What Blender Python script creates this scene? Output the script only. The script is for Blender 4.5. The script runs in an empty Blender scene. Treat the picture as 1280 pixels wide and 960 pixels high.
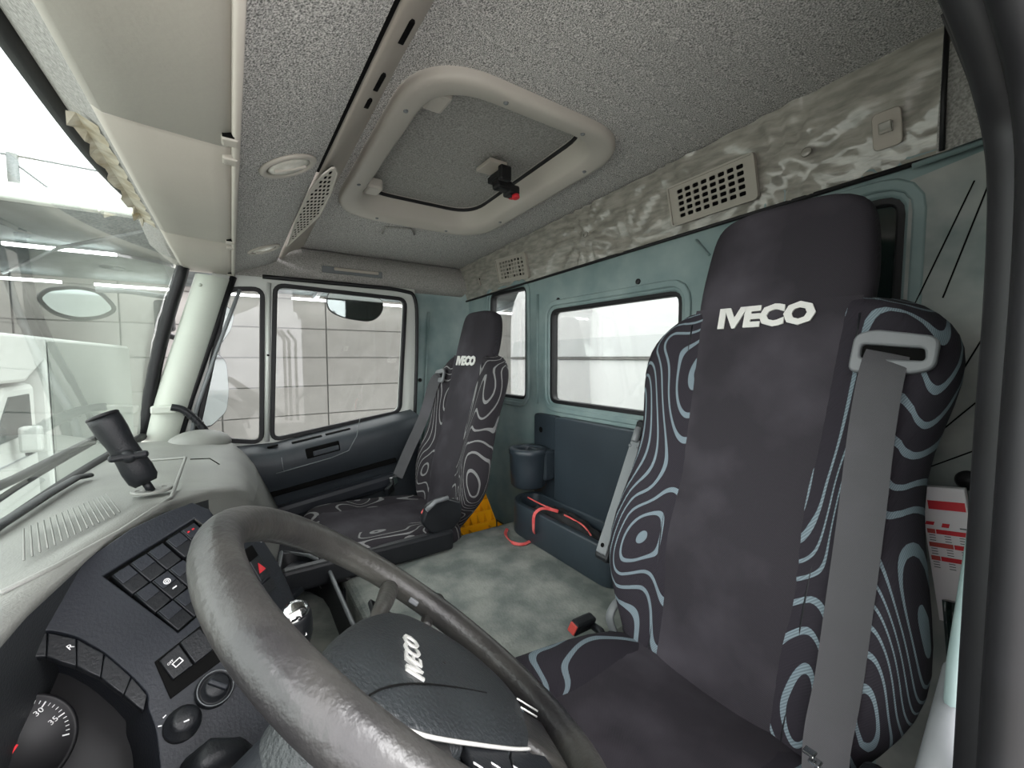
import bpy, bmesh, math, random
from mathutils import Vector, Matrix
random.seed(7)
PI = math.pi
S = bpy.context.scene
COL = S.collection

# ---------------------------------------------------------------- camera, sky, exposure
cam_d = bpy.data.cameras.new('camera'); cam = bpy.data.objects.new('camera', cam_d); COL.objects.link(cam)
cam_d.sensor_width = 36; cam_d.lens = 36*520/1280; cam_d.clip_start = .01; cam_d.clip_end = 300
fw = Vector((0.8279, -0.5573, -0.0633)); rt = Vector((-0.5584, -0.8296, 0.0)); up = Vector((0.0525, -0.0354, 0.998))
m = Matrix((rt, up, -fw)).transposed().to_4x4(); m.translation = Vector((0, 0, 1.22)); cam.matrix_world = m
S.camera = cam
S.view_settings.view_transform = 'Standard'; S.view_settings.look = 'None'
S.view_settings.gamma = 1; S.view_settings.use_curve_mapping = False
S.view_settings.exposure = 3.28

def sky():
    w = bpy.data.worlds.new('overcast'); S.world = w; w.use_nodes = True
    nt = w.node_tree; nt.nodes.clear(); N = nt.nodes.new
    tc = N('ShaderNodeTexCoord'); mp = N('ShaderNodeMapping'); mp.inputs['Scale'].default_value = (1, 1, 2.5)
    nz = N('ShaderNodeTexNoise'); nz.inputs['Scale'].default_value = 1.6; nz.inputs['Detail'].default_value = 5
    rp = N('ShaderNodeValToRGB'); rp.color_ramp.elements[0].color = (.82, .81, .84, 1); rp.color_ramp.elements[1].color = (1, .975, .99, 1)
    rp.color_ramp.elements[0].position = .3; rp.color_ramp.elements[1].position = .62
    bg = N('ShaderNodeBackground'); bg.inputs['Strength'].default_value = .78; o = N('ShaderNodeOutputWorld')
    l = nt.links.new
    l(tc.outputs['Generated'], mp.inputs[0]); l(mp.outputs[0], nz.inputs['Vector']); l(nz.outputs['Fac'], rp.inputs[0])
    l(rp.outputs[0], bg.inputs[0]); l(bg.outputs[0], o.inputs[0])
sky()
sun_d = bpy.data.lights.new('veiled_sun', 'SUN'); sun_d.energy = .8; sun_d.angle = math.radians(35)
sun = bpy.data.objects.new('veiled_sun', sun_d); COL.objects.link(sun); sun.rotation_euler = (math.radians(38), math.radians(-36), 0)

# ---------------------------------------------------------------- materials
def nodes(name):
    mt = bpy.data.materials.new(name); mt.use_nodes = True; nt = mt.node_tree
    return mt, nt, nt.nodes['Principled BSDF'], nt.links.new
def lin(h):
    if isinstance(h, str):
        c = [int(h[i:i+2], 16)/255 for i in (0, 2, 4)]
        return tuple((x/12.92 if x < .04045 else ((x+.055)/1.055)**2.4) for x in c)+(1,)
    return tuple(h)+(1,)
def mat(name, a, b=None, scale=8, rough=.5, metal=0, bump=0, bscale=None, spec=.5, lo=.35, hi=.65, coat=0, stretch=None, detail=4):
    mt, nt, bs, l = nodes(name); N = nt.nodes.new
    bs.inputs['Roughness'].default_value = rough; bs.inputs['Metallic'].default_value = metal
    bs.inputs['Specular IOR Level'].default_value = spec; bs.inputs['Coat Weight'].default_value = coat
    bs.inputs['Base Color'].default_value = lin(a)
    tc = N('ShaderNodeTexCoord'); src = tc.outputs['Object']
    if stretch:
        mp = N('ShaderNodeMapping'); mp.inputs['Scale'].default_value = stretch; l(src, mp.inputs[0]); src = mp.outputs[0]
    if b is not None:
        nz = N('ShaderNodeTexNoise'); nz.inputs['Scale'].default_value = scale; nz.inputs['Detail'].default_value = detail
        rp = N('ShaderNodeValToRGB'); e = rp.color_ramp.elements
        e[0].position = lo; e[0].color = lin(a); e[1].position = hi; e[1].color = lin(b)
        l(src, nz.inputs['Vector']); l(nz.outputs['Fac'], rp.inputs[0]); l(rp.outputs[0], bs.inputs['Base Color'])
    if bump:
        n2 = N('ShaderNodeTexNoise'); n2.inputs['Scale'].default_value = bscale or scale; n2.inputs['Detail'].default_value = 3
        bp = N('ShaderNodeBump'); bp.inputs['Strength'].default_value = bump; bp.inputs['Distance'].default_value = .004
        l(src, n2.inputs['Vector']); l(n2.outputs['Fac'], bp.inputs['Height']); l(bp.outputs[0], bs.inputs['Normal'])
    return mt
def seat_pattern(name, base, line, k=7.0, sc=4.6, wid=.085):
    mt, nt, bs, l = nodes(name); N = nt.nodes.new
    bs.inputs['Roughness'].default_value = .85; bs.inputs['Specular IOR Level'].default_value = .25
    tc = N('ShaderNodeTexCoord'); mp = N('ShaderNodeMapping'); mp.inputs['Scale'].default_value = (1.25, .8, .62)
    nz = N('ShaderNodeTexNoise'); nz.inputs['Scale'].default_value = sc; nz.inputs['Detail'].default_value = .6; nz.inputs['Distortion'].default_value = .55
    def mth(op, v=None):
        q = N('ShaderNodeMath'); q.operation = op
        if v is not None: q.inputs[1].default_value = v
        return q
    a = mth('MULTIPLY', k); fr = mth('FRACT'); sb = mth('SUBTRACT', .5); ab = mth('ABSOLUTE'); lt = mth('LESS_THAN', wid)
    l(tc.outputs['Object'], mp.inputs[0]); l(mp.outputs[0], nz.inputs['Vector'])
    l(nz.outputs['Fac'], a.inputs[0]); l(a.outputs[0], fr.inputs[0]); l(fr.outputs[0], sb.inputs[0]); l(sb.outputs[0], ab.inputs[0]); l(ab.outputs[0], lt.inputs[0])
    wv = N('ShaderNodeTexWave'); wv.inputs['Scale'].default_value = 160; wv.bands_direction = 'DIAGONAL'
    l(tc.outputs['Object'], wv.inputs['Vector'])
    wm = mth('MULTIPLY', .45); wa = mth('ADD', .55); l(wv.outputs['Fac'], wm.inputs[0]); l(wm.outputs[0], wa.inputs[0])
    mm = mth('MULTIPLY'); l(lt.outputs[0], mm.inputs[0]); l(wa.outputs[0], mm.inputs[1])
    mx = N('ShaderNodeMix'); mx.data_type = 'RGBA'; mx.inputs['A'].default_value = lin(base); mx.inputs['B'].default_value = lin(line)
    l(mm.outputs[0], mx.inputs['Factor']); l(mx.outputs['Result'], bs.inputs['Base Color'])
    bp = N('ShaderNodeBump'); bp.inputs['Strength'].default_value = .25; bp.inputs['Distance'].default_value = .001
    l(wv.outputs['Fac'], bp.inputs['Height']); l(bp.outputs[0], bs.inputs['Normal'])
    return mt
def weave(name, base, scale=260, dust=None):
    mt, nt, bs, l = nodes(name); N = nt.nodes.new
    bs.inputs['Roughness'].default_value = .82; bs.inputs['Specular IOR Level'].default_value = .3
    tc = N('ShaderNodeTexCoord'); ck = N('ShaderNodeTexWave'); ck.inputs['Scale'].default_value = scale; ck.bands_direction = 'DIAGONAL'
    ck2 = N('ShaderNodeTexWave'); ck2.inputs['Scale'].default_value = scale; ck2.bands_direction = 'X'
    mu = N('ShaderNodeMath'); mu.operation = 'MULTIPLY'
    l(tc.outputs['Object'], ck.inputs['Vector']); l(tc.outputs['Object'], ck2.inputs['Vector'])
    l(ck.outputs['Fac'], mu.inputs[0]); l(ck2.outputs['Fac'], mu.inputs[1])
    rp = N('ShaderNodeValToRGB'); b = lin(base)
    rp.color_ramp.elements[0].color = (b[0]*.72, b[1]*.72, b[2]*.72, 1); rp.color_ramp.elements[1].color = (b[0]*1.5, b[1]*1.5, b[2]*1.5, 1)
    l(mu.outputs[0], rp.inputs[0])
    nz = N('ShaderNodeTexNoise'); nz.inputs['Scale'].default_value = 5; nz.inputs['Detail'].default_value = 4; l(tc.outputs['Object'], nz.inputs['Vector'])
    r2 = N('ShaderNodeValToRGB'); r2.color_ramp.elements[0].position = .5; r2.color_ramp.elements[0].color = (0, 0, 0, 1)
    r2.color_ramp.elements[1].position = .75; r2.color_ramp.elements[1].color = (.25, .25, .25, 1); l(nz.outputs['Fac'], r2.inputs[0])
    mx = N('ShaderNodeMix'); mx.data_type = 'RGBA'; l(rp.outputs[0], mx.inputs['A']); mx.inputs['B'].default_value = lin(dust or '6a666e')
    l(r2.outputs[0], mx.inputs['Factor']); l(mx.outputs['Result'], bs.inputs['Base Color'])
    bp = N('ShaderNodeBump'); bp.inputs['Strength'].default_value = .2; bp.inputs['Distance'].default_value = .001
    l(mu.outputs[0], bp.inputs['Height']); l(bp.outputs[0], bs.inputs['Normal'])
    return mt
def glass(name, tint=(1, 1, 1), refl=.09):
    mt = bpy.data.materials.new(name); mt.use_nodes = True; nt = mt.node_tree; nt.nodes.clear(); N = nt.nodes.new; l = nt.links.new
    tr = N('ShaderNodeBsdfTransparent'); tr.inputs[0].default_value = tint+(1,)
    gl = N('ShaderNodeBsdfGlossy'); gl.inputs['Roughness'].default_value = .02
    lw = N('ShaderNodeFresnel'); lw.inputs[0].default_value = 1.4
    mu = N('ShaderNodeMath'); mu.operation = 'MULTIPLY_ADD'; mu.inputs[1].default_value = .5; mu.inputs[2].default_value = refl*.2
    mx = N('ShaderNodeMixShader'); o = N('ShaderNodeOutputMaterial')
    l(lw.outputs[0], mu.inputs[0]); l(mu.outputs[0], mx.inputs[0]); l(tr.outputs[0], mx.inputs[1]); l(gl.outputs[0], mx.inputs[2]); l(mx.outputs[0], o.inputs[0])
    return mt
def emit(name, c, s):
    mt, nt, bs, l = nodes(name); bs.inputs['Emission Color'].default_value = lin(c); bs.inputs['Emission Strength'].default_value = s
    return mt
M = dict(
    felt=mat('grey_felt', '646462', 'e2e0dc', 430, .95, bump=.5, bscale=400, spec=.1, lo=.34, hi=.70, detail=2),
    felt_side=mat('side_felt', '7b7a77', 'a3a19d', 240, .95, bump=.2, bscale=200, spec=.1),
    green=mat('green_metal', '64797a', '8b9b99', 6, .5, bump=.12, bscale=25, lo=.3, hi=.72),
    green_dirty=mat('dirty_green', '5b6a69', '9a9b97', 7, .55, bump=.2, bscale=20, lo=.3, hi=.62),
    beige=mat('beige_plastic', 'aaa59c', 'b1aca3', 3, .5, bump=.06, bscale=160),
    beige_dark=mat('beige_console', '9c958b', 'a59e94', 5, .55, bump=.05, bscale=160),
    wrap=mat('film_wrapped_liner', '7d7b73', '9c9990', 16, .25, bump=.9, bscale=9, coat=1, stretch=(1.2, 1, 4.5)),
    grille=mat('grille_plastic', '9a968c', None, rough=.55),
    black=mat('black_rubber', '0d0d0f', '131316', 20, .55, spec=.4),
    hole=mat('dark_void', '0b0b0b', None, rough=.9, spec=.1),
    plast=mat('black_plastic', '15171a', '1b1d20', 12, .45, spec=.32, bump=.15, bscale=300),
    dash_top=mat('dash_top_skylit', '757672', '82837e', 5, .5, bump=.25, bscale=350),  # sky light on the dash top is mixed into this paler grey
    dash=mat('dash_front_plastic', '242628', '2b2e30', 4, .5, bump=.2, bscale=300),
    panel=mat('panel_plastic', '1c1f24', '23262c', 4, .5, spec=.32, bump=.15, bscale=300),
    door_pl=mat('door_plastic', '24292e', '2b3136', 5, .55, bump=.2, bscale=240),
    bin=mat('blue_grey_plastic', '262e35', '2e373e', 4, .42, bump=.1, bscale=240),
    cream=mat('pillar_trim', 'b4bab0', 'bcc1b7', 4, .5),
    white=mat('white_paint', 'b8bbb6', None, rough=.35),
    carpet=mat('tunnel_mat', '5c625f', '858882', 11, .85, bump=.5, bscale=140, lo=.38, hi=.66, detail=8),
    seat=seat_pattern('swirl_upholstery', '252228', '74838a', sc=4.4, k=19, wid=.115),
    seat2=seat_pattern('swirl_upholstery_piped', '272428', '858585', sc=4.6, k=15, wid=.085),
    plain=weave('plain_upholstery', '29262b'),
    belt=weave('belt_webbing', '4b4b4d', 500),
    belt_pl=mat('belt_guide_plastic', '66696b', '6e7173', 20, .42),
    grey_pl=mat('grey_plastic', '5d6163', '696d6f', 8, .45, bump=.2, bscale=200),
    rim=mat('worn_rim', '1f1e1f', '403f3b', 5, .38, bump=.3, bscale=110, lo=.38, hi=.62),
    pad=mat('wheel_pad', '1f2224', '272b2d', 9, .5, bump=.55, bscale=230),
    red=mat('red_plastic', 'b5463f', None, rough=.4),
    redb=mat('bright_red', 'c8202c', None, rough=.45),
    strap=mat('red_strap', 'c64546', 'd86a66', 40, .7),
    yellow=mat('yellow_plastic', 'f2ae10', 'f8bd20', 6, .4),
    chrome=mat('chrome', 'c9cbcc', None, rough=.15, metal=1),
    silver=mat('silver_print', 'd9d9d4', None, rough=.35, metal=.3),
    ink=mat('white_ink', 'd8d8d8', None, rough=.6),
    paper=mat('white_card', 'dad6d8', None, rough=.5),
    cloth=mat('black_cloth', '1b1b1c', '29292b', 30, .9, bump=.6, bscale=60),
    lens=mat('lamp_lens', 'c4c2b8', 'd8d6cc', 60, .25, spec=.7, coat=.4),
    film=mat('torn_masking_film', 'a8997a', 'd2ccbc', 30, .4, bump=.7, bscale=40),
    mirror=mat('mirror_glass', 'b4b8b9', None, rough=.03, metal=1),
    glass=glass('clear_glass', (.74, .76, .75)), wglass=glass('windshield_glass', (.66, .73, .69), .05),
    darkglass=mat('dark_glass', '1c2826', '24302e', 4, .12, spec=.7),
    wallp=mat('hall_panel', '827f7b', '898682', 2, .7),
    seam=mat('panel_seam', '6d6b68', None, rough=.8),
    asphalt=mat('yard_concrete', '8b8a86', '9a9893', 3, .9, bump=.2, bscale=30),
    steel=mat('painted_steel', '75797b', None, rough=.5),
    soffit=mat('soffit_sheet', '565c5d', '6d7374', 4, .7),
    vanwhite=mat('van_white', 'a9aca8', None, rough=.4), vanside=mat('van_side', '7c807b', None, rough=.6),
    tank=mat('white_body', 'd0d0ce', None, rough=.4),
    tank_low=mat('grey_body_band', 'b4b6b4', None, rough=.5),
    tube=emit('tube_light', 'ffffff', 2.2),
    tyre=mat('tyre', '1a1a1a', None, rough=.8),
)

# ---------------------------------------------------------------- helpers
def origin(p):
    v = Vector((0, 0, 0))
    while p is not None: v += p.location; p = p.parent
    return v
def finish(name, me, mt, parent=None, smooth=False, bev=0, local=False, solid=0, sub=0, bseg=2):
    if parent is not None and not local:
        me.transform(Matrix.Translation(-origin(parent)))
    o = bpy.data.objects.new(name, me); COL.objects.link(o)
    me.materials.clear(); me.materials.append(mt)
    if smooth:
        for p in me.polygons: p.use_smooth = True
    if parent is not None: o.parent = parent
    if solid:
        q = o.modifiers.new('solid', 'SOLIDIFY'); q.thickness = solid; q.offset = -1
    if bev:
        q = o.modifiers.new('bevel', 'BEVEL'); q.width = bev; q.segments = bseg; q.limit_method = 'ANGLE'; q.angle_limit = math.radians(40)
        q.harden_normals = False
    if sub:
        q = o.modifiers.new('sub', 'SUBSURF'); q.levels = sub; q.render_levels = sub
    return o
def ob(name, bm, mt, parent=None, **k):
    bmesh.ops.recalc_face_normals(bm, faces=bm.faces[:])
    me = bpy.data.meshes.new(name); bm.to_mesh(me); bm.free()
    return finish(name, me, mt, parent, **k)
def thing(name, label, cat, loc=(0, 0, 0), group=None):
    o = bpy.data.objects.new(name, None); COL.objects.link(o); o.location = loc; o.empty_display_size = .05
    o['label'] = label; o['category'] = cat
    if group: o['group'] = group
    return o
def tag(o, label, cat, group=None):
    o['label'] = label; o['category'] = cat
    if group: o['group'] = group
    return o
def struct(o): o['kind'] = 'structure'; return o
def srt(name, loc=(0, 0, 0)):
    o = bpy.data.objects.new(name, None); COL.objects.link(o); o.location = loc; o['kind'] = 'structure'; return o
def relabel(o, s): o['label'] = s; return o
def V(p): return Vector(p)
def box(bm, c, s, R=None):
    r = bmesh.ops.create_cube(bm, size=1)
    T = Matrix.Translation(c) @ (R.to_4x4() if R is not None else Matrix()) @ Matrix.Diagonal((s[0], s[1], s[2], 1))
    bmesh.ops.transform(bm, matrix=T, verts=r['verts'])
    return r['verts']
def boxo(name, c, s, mt, parent=None, R=None, bev=.003, **k):
    bm = bmesh.new(); box(bm, c, s, R); return ob(name, bm, mt, parent, bev=bev, **k)
def frame(u, v):
    u = V(u).normalized(); v = V(v); v = (v-u*v.dot(u)).normalized(); n = u.cross(v)
    return u, v, n
def rotm(u, v):
    u, v, n = frame(u, v); return Matrix((u, v, n)).transposed()
def tube(name, pts, rad, mt, parent=None, seg=10, closed=False, flat=1.0, smooth=True, nrm=None, local=False, bm=None):
    own = bm is None
    if own: bm = bmesh.new()
    pts = [V(p) for p in pts]; n = len(pts); rings = []
    rs = rad if isinstance(rad, (list, tuple)) else [rad]*n
    prev = None
    for i in range(n):
        a = pts[(i-1) % n] if (closed or i > 0) else pts[i]; b = pts[(i+1) % n] if (closed or i < n-1) else pts[i]
        t = (b-a).normalized()
        if nrm is not None: s = V(nrm)
        elif prev is None: s = V((0, 0, 1)) if abs(t.z) < .9 else V((0, 1, 0))
        else: s = prev
        s = (s-t*s.dot(t)).normalized(); prev = s; w = t.cross(s)
        rings.append([bm.verts.new(pts[i]+(w*math.cos(2*PI*j/seg)+s*math.sin(2*PI*j/seg)*flat)*rs[i]) for j in range(seg)])
    for i in range(n if closed else n-1):
        A_, B_ = rings[i], rings[(i+1) % n]
        for j in range(seg): bm.faces.new((A_[j], A_[(j+1) % seg], B_[(j+1) % seg], B_[j]))
    if not closed: bm.faces.new(rings[0][::-1]); bm.faces.new(rings[-1])
    if own: return ob(name, bm, mt, parent, smooth=smooth, local=local)
def ribbon(name, pts, wdir, width, th, mt, parent=None, local=False, smooth=True):
    bm = bmesh.new(); pts = [V(p) for p in pts]; n = len(pts); rows = []
    for i, p in enumerate(pts):
        a = pts[max(i-1, 0)]; b = pts[min(i+1, n-1)]; t = (b-a).normalized()
        w = V(wdir); w = (w-t*w.dot(t)).normalized(); nn = t.cross(w)
        rows.append([bm.verts.new(p+w*width*.5*x+nn*th*.5*y) for x, y in ((-1, -1), (1, -1), (1, 1), (-1, 1))])
    for i in range(n-1):
        for j in range(4): bm.faces.new((rows[i][j], rows[i][(j+1) % 4], rows[i+1][(j+1) % 4], rows[i+1][j]))
    bm.faces.new(rows[0][::-1]); bm.faces.new(rows[-1])
    return ob(name, bm, mt, parent, local=local)
def smoothpath(pts, k=6):
    pts = [V(p) for p in pts]; out = []; n = len(pts)
    for i in range(n-1):
        a, b, c, d = pts[max(i-1, 0)], pts[i], pts[i+1], pts[min(i+2, n-1)]
        for j in range(k):
            t = j/k; out.append(.5*((2*b)+(c-a)*t+(2*a-5*b+4*c-d)*t*t+(3*b-a-3*c+d)*t**3))
    out.append(pts[-1]); return out
def grid(name, rows, mt, parent=None, smooth=True, solid=0, sub=0, local=False, closed_u=False, caps=False, k=1, bev=0):
    bm = bmesh.new(); R = [[bm.verts.new(p) for p in r] for r in rows]; n = len(R[0])
    for i in range(len(R)-1):
        for j in range(n if closed_u else n-1):
            bm.faces.new((R[i][j], R[i][(j+1) % n], R[i+1][(j+1) % n], R[i+1][j]))
    if caps: bm.faces.new(R[0][::-1]); bm.faces.new(R[-1])
    return ob(name, bm, mt, parent, smooth=smooth, solid=solid, sub=sub, local=local, bev=bev)
def rounded(pts, r, k=5):
    n = len(pts); out = []
    for i in range(n):
        p = V((*pts[i], 0)); a = V((*pts[i-1], 0)); b = V((*pts[(i+1) % n], 0))
        ri = r[i] if isinstance(r, (list, tuple)) else r
        da = (a-p); db = (b-p); q = min(ri, da.length*.48, db.length*.48)
        if q < 1e-5: out.append((p.x, p.y)); continue
        A_ = p+da.normalized()*q; B_ = p+db.normalized()*q
        for j in range(k+1):
            t = j/k; c = A_*(1-t)**2+p*2*t*(1-t)+B_*t*t; out.append((c.x, c.y))
    return out
def rect(x0, y0, x1, y1, r=0, k=4):
    p = [(x0, y0), (x1, y0), (x1, y1), (x0, y1)]
    return rounded(p, r, k) if r else p
def grow(poly, d):
    # push a closed 2D outline outward from its centroid direction by edge normals
    n = len(poly); ar = sum(poly[i][0]*poly[(i+1) % n][1]-poly[(i+1) % n][0]*poly[i][1] for i in range(n))
    s = 1 if ar > 0 else -1; out = []
    for i in range(n):
        a = V((*poly[i-1], 0)); b = V((*poly[(i+1) % n], 0)); t = (b-a).normalized(); out.append((poly[i][0]+t.y*d*s, poly[i][1]-t.x*d*s))
    return out
def plate(name, outline, holes, th, O, u, v, mt, parent=None, bevel=0, center=False, smooth=False, local=False):
    """flat plate with real holes: outline and holes in metres along u, v from O, thickness th along u x v"""
    cu = bpy.data.curves.new(name, 'CURVE'); cu.dimensions = '2D'; cu.fill_mode = 'BOTH'; cu.extrude = max(th/2-bevel, 0); cu.bevel_depth = bevel; cu.bevel_resolution = 1; cu.offset = -bevel
    for poly in [outline]+list(holes):
        sp = cu.splines.new('POLY'); sp.points.add(len(poly)-1)
        for i, p in enumerate(poly): sp.points[i].co = (p[0], p[1], 0, 1)
        sp.use_cyclic_u = True
    o = bpy.data.objects.new(name, cu); me = bpy.data.meshes.new_from_object(o); bpy.data.objects.remove(o); bpy.data.curves.remove(cu)
    uu, vv, nn = frame(u, v); T = Matrix((uu, vv, nn)).transposed().to_4x4(); T.translation = V(O)+nn*(0 if center else th/2)
    me.transform(T)
    return finish(name, me, mt, parent, smooth=smooth, local=local)
def text(name, s, size, O, u, v, mt, parent=None, ext=.0006, off=0, sx=1.0, align='CENTER', local=False):
    cu = bpy.data.curves.new(name, 'FONT'); cu.body = s; cu.size = size; cu.extrude = ext; cu.offset = off; cu.align_x = align; cu.align_y = 'CENTER'; cu.resolution_u = 2
    o = bpy.data.objects.new(name, cu); me = bpy.data.meshes.new_from_object(o); bpy.data.objects.remove(o); bpy.data.curves.remove(cu)
    uu, vv, nn = frame(u, v); T = Matrix((uu*sx, vv, nn)).transposed().to_4x4(); T.translation = V(O)
    me.transform(T)
    return finish(name, me, mt, parent, local=local)
def disc(name, O, u, v, r, th, mt, parent=None, seg=20, ry=None, bev=0, local=False, holes=()):
    ry = ry or r; pts = [(r*math.cos(2*PI*i/seg), ry*math.sin(2*PI*i/seg)) for i in range(seg)]
    return plate(name, pts, holes, th, O, u, v, mt, parent, bevel=bev, local=local)
def circ(cx, cy, r, seg=16, ry=None):
    ry = ry or r; return [(cx+r*math.cos(2*PI*i/seg), cy+ry*math.sin(2*PI*i/seg)) for i in range(seg)]
def lathe(name, prof, O, ax, mt, parent=None, seg=20, local=False):
    ax = V(ax).normalized(); s = V((1, 0, 0)) if abs(ax.x) < .8 else V((0, 1, 0)); s = (s-ax*s.dot(ax)).normalized(); w = ax.cross(s)
    rows = [[V(O)+ax*h+(s*math.cos(2*PI*j/seg)+w*math.sin(2*PI*j/seg))*max(r, 1e-4) for j in range(seg)] for r, h in prof]
    return grid(name, rows, mt, parent, closed_u=True, caps=True, local=local)
X_, Y_, Z_ = V((1, 0, 0)), V((0, 1, 0)), V((0, 0, 1))
def lerp(a, b, t): return a+(b-a)*t

# ================================================================ the cab shell
# ---- rear wall with three window openings
RW = -1.1
holes = []
wins = [[(1.8382, 1.5406), (1.5238, 1.0281)], [(1.3554, 1.4184), (0.745, 1.031)], [(.60, 1.541), (.262, 1.02)]]
wr = srt('wall_rear', (1.05, RW, .5))
for (xa, za), (xb, zb) in wins: holes.append(rect(xb, zb, xa, za, .04))
plate('panel', [(.05, -.04), (2.12, -.04), (2.12, 1.80), (.05, 1.80)], holes, .035, (0, RW, 0), X_, Z_, M['green'], wr, bevel=.006)
for i, (h, (pa, pb)) in enumerate(zip(holes, wins)):
    w = srt('window_%d' % (i+1), ((pa[0]+pb[0])/2, RW-.02, (pa[1]+pb[1])/2))
    plate('seal', grow(h, .006), [grow(h, -.014)], .03, (0, RW-.005, 0), X_, Z_, M['black'], w, bevel=.004)
    plate('pane', h, [], .004, (0, RW-.022, 0), X_, Z_, M['darkglass'] if i == 2 else M['glass'], w)
    # pressed flange around the opening
    plate('flange', grow(h, .034), [grow(h, .012)], .01, (0, RW+.008, 0), X_, Z_, M['green'], wr, bevel=.004)
# pressed swages and creases in the sheet
for (a, b, w_) in [((1.43, -1.1, 1.49), (1.43, -1.1, 1.02), .012), ((.70, RW, 1.55), (.66, RW, 1.5), .01)]:
    tube('swage', [a, b], w_, M['green'], wr, seg=8, flat=.3, nrm=(1, 0, 0))
for q in [(0.9026, -1.1, 1.4652), (1.2998, -1.1, 1.4514), (1.378, -1.1, 0.9378)]:
    lathe('plug', [(.009, 0), (.009, .004), (.005, .006)], (q[0], RW, q[2]), Y_, M['black'], wr, seg=12)
# dirty right part behind the driver: ribbed corner panel with scratches
cp = plate('corner_panel', [(.255, -.03), (.255, 1.56), (.05, 1.60), (.05, -.03)], [], .006, (0, RW+.006, 0), X_, Z_, M['green_dirty'], wr)
tube('rib', [(.12, RW+.006, .4), (.12, RW+.006, 1.56)], .016, M['green_dirty'], wr, seg=10, flat=.5)
for k, (a, b) in enumerate([((.245, 1.30), (.17, 1.53)), ((.20, 1.33), (.145, 1.55)), ((.235, 1.02), (.145, 1.26)), ((.215, 1.05), (.15, 1.14)), ((.22, 1.0), (.14, 1.06))]):
    tube('scratch_line', [(a[0], RW+.0075, a[1]), (b[0], RW+.0075, b[1])], .0012, M['hole'], wr, seg=5)

# ---- passenger wall, behind and below the door
wp = srt('wall_right', (2.1, -.95, .5))
grid('panel', [[(2.10, -.78, z), (2.115, -.90, z), (2.12, -1.0, z), (2.10, -1.07, z), (2.06, -1.10, z)] for z in (-.03, .8, 1.2, 1.62)], M['green'], wp)
tube('swage', [(2.1, -0.8798, 1.4622), (2.1, -0.8316, 0.605)], .006, M['green'], wp, seg=8)
lathe('plug', [(.010, 0), (.010, .004)], (2.1, -0.8254, 1.1014), -X_, M['black'], wp, seg=12)
# ---- floor and tunnel
fl = struct(boxo('floor', (1.06, -.2, -.02), (2.16, 1.9, .04), M['carpet'], bev=0))
fl2 = struct(boxo('trim_1', (1.06, .34, .42), (2.1, .03, .9), M['dash'], bev=.01))
struct(boxo('trim_7', (1.77, -.93, .37), (.66, .34, .05), M['dash'], bev=.005))
# engine tunnel mat
bm = bmesh.new(); box(bm, (1.06, -.6825, .265), (.76, .825, .53))
tn = struct(ob('trim_2', bm, M['carpet'], bev=.03, bseg=4)); tn['label'] = 'grey worn rubber mat over the engine tunnel between the seats'; 

# ---- ceiling
def cz(x): return 1.80-.05*(x-.3)
CU = V((1, 0, -.05)).normalized()
HO = [(0.7112, -0.3945, 1.7794), (0.7285, -0.722, 1.7786), (1.5299, -0.3376, 1.7385), (1.5673, -0.7684, 1.7366)]
hx0, hx1, hy0, hy1 = .735, 1.565, -.885, -.30
cl = srt('ceiling', (1.06, -.6, cz(1.06)))
def cpt(x, y, dz=0): return V((x, y, cz(x)+dz))
O_c = V((0, 0, cz(0)))
# the felt roof lining: a plate with the hatch opening
plate('roof_lining', rect(-.02, -1.075, 2.12, -.19), [rounded([(hx0+.05, hy0+.06), (hx1-.05, hy0+.06), (hx1-.05, hy1-.05), (hx0+.05, hy1-.05)], .09)], .03, O_c, CU, Y_, M['felt'], cl)
boxo('roof_skin', (1.06, -.5, 1.93), (2.2, 1.5, .02), M['white'], cl, bev=.01)
# side felt trim over the passenger door
grid('side_lining', [[(2.12, y, 1.715), (2.075, y, 1.70), (2.045, y, 1.64), (2.055, y, 1.575), (2.10, y, 1.555)] for y in (-.17, -.4, -.7, -1.08)], M['felt_side'], cl)
tube('side_lining_seam', [(2.078, -.285, 1.70), (2.048, -.285, 1.64), (2.058, -.285, 1.575)], .0025, M['black'], cl, seg=6)
bm = bmesh.new(); box(bm, (2.046, -.485, 1.617), (.012, .27, .03)); ob('grip_recess', bm, M['grey_pl'], cl, bev=.004)
bm = bmesh.new(); box(bm, (2.037, -.50, 1.622), (.01, .20, .014)); ob('grip_bar', bm, M['beige_dark'], cl, bev=.004)

# ---- driver side: rear pillar, door aperture seal
wl = srt('wall_left', (.05, -.9, .6))
fl_ = [(0.058, -0.53, 1.3842), (0.0579, -0.53, 1.3152), (0.0601, -0.53, 1.2378), (0.0632, -0.53, 1.1844), (0.0635, -0.53, 1.1159), (0.0682, -0.53, 1.0294), (0.073, -0.53, 0.9457), (0.0733, -0.53, 0.8461), (0.0728, -0.53, 0.6542)]+[(.10, -.53, -.03)]
fl_ = [(fl_[0][0]-.002, -.53, 1.82), (fl_[0][0], -.53, 1.6)]+list(fl_)
grid('pillar_panel', [[(.145, -1.10, p[2]), (.125, -1.06, p[2]), (p[0]+.026, -.90, p[2]), (p[0]+.016, -.72, p[2]), (p[0]+.004, -.60, p[2]), (p[0], -.53, p[2])] for p in fl_], M['green_dirty'], wl)
tube('flange_edge', [(p[0], -.525, p[2]) for p in fl_], .006, M['green'], wl, seg=8)
ty = [(0.0404, -0.42, 0.6666), (0.0438, -0.42, 0.9713), (0.0447, -0.42, 1.1604), (0.0446, -0.42, 1.2546), (0.0461, -0.42, 1.3255), (0.0501, -0.42, 1.3666), (0.0545, -0.4, 1.396), (0.0605, -0.38, 1.424), (0.0697, -0.36, 1.4568)]
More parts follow.
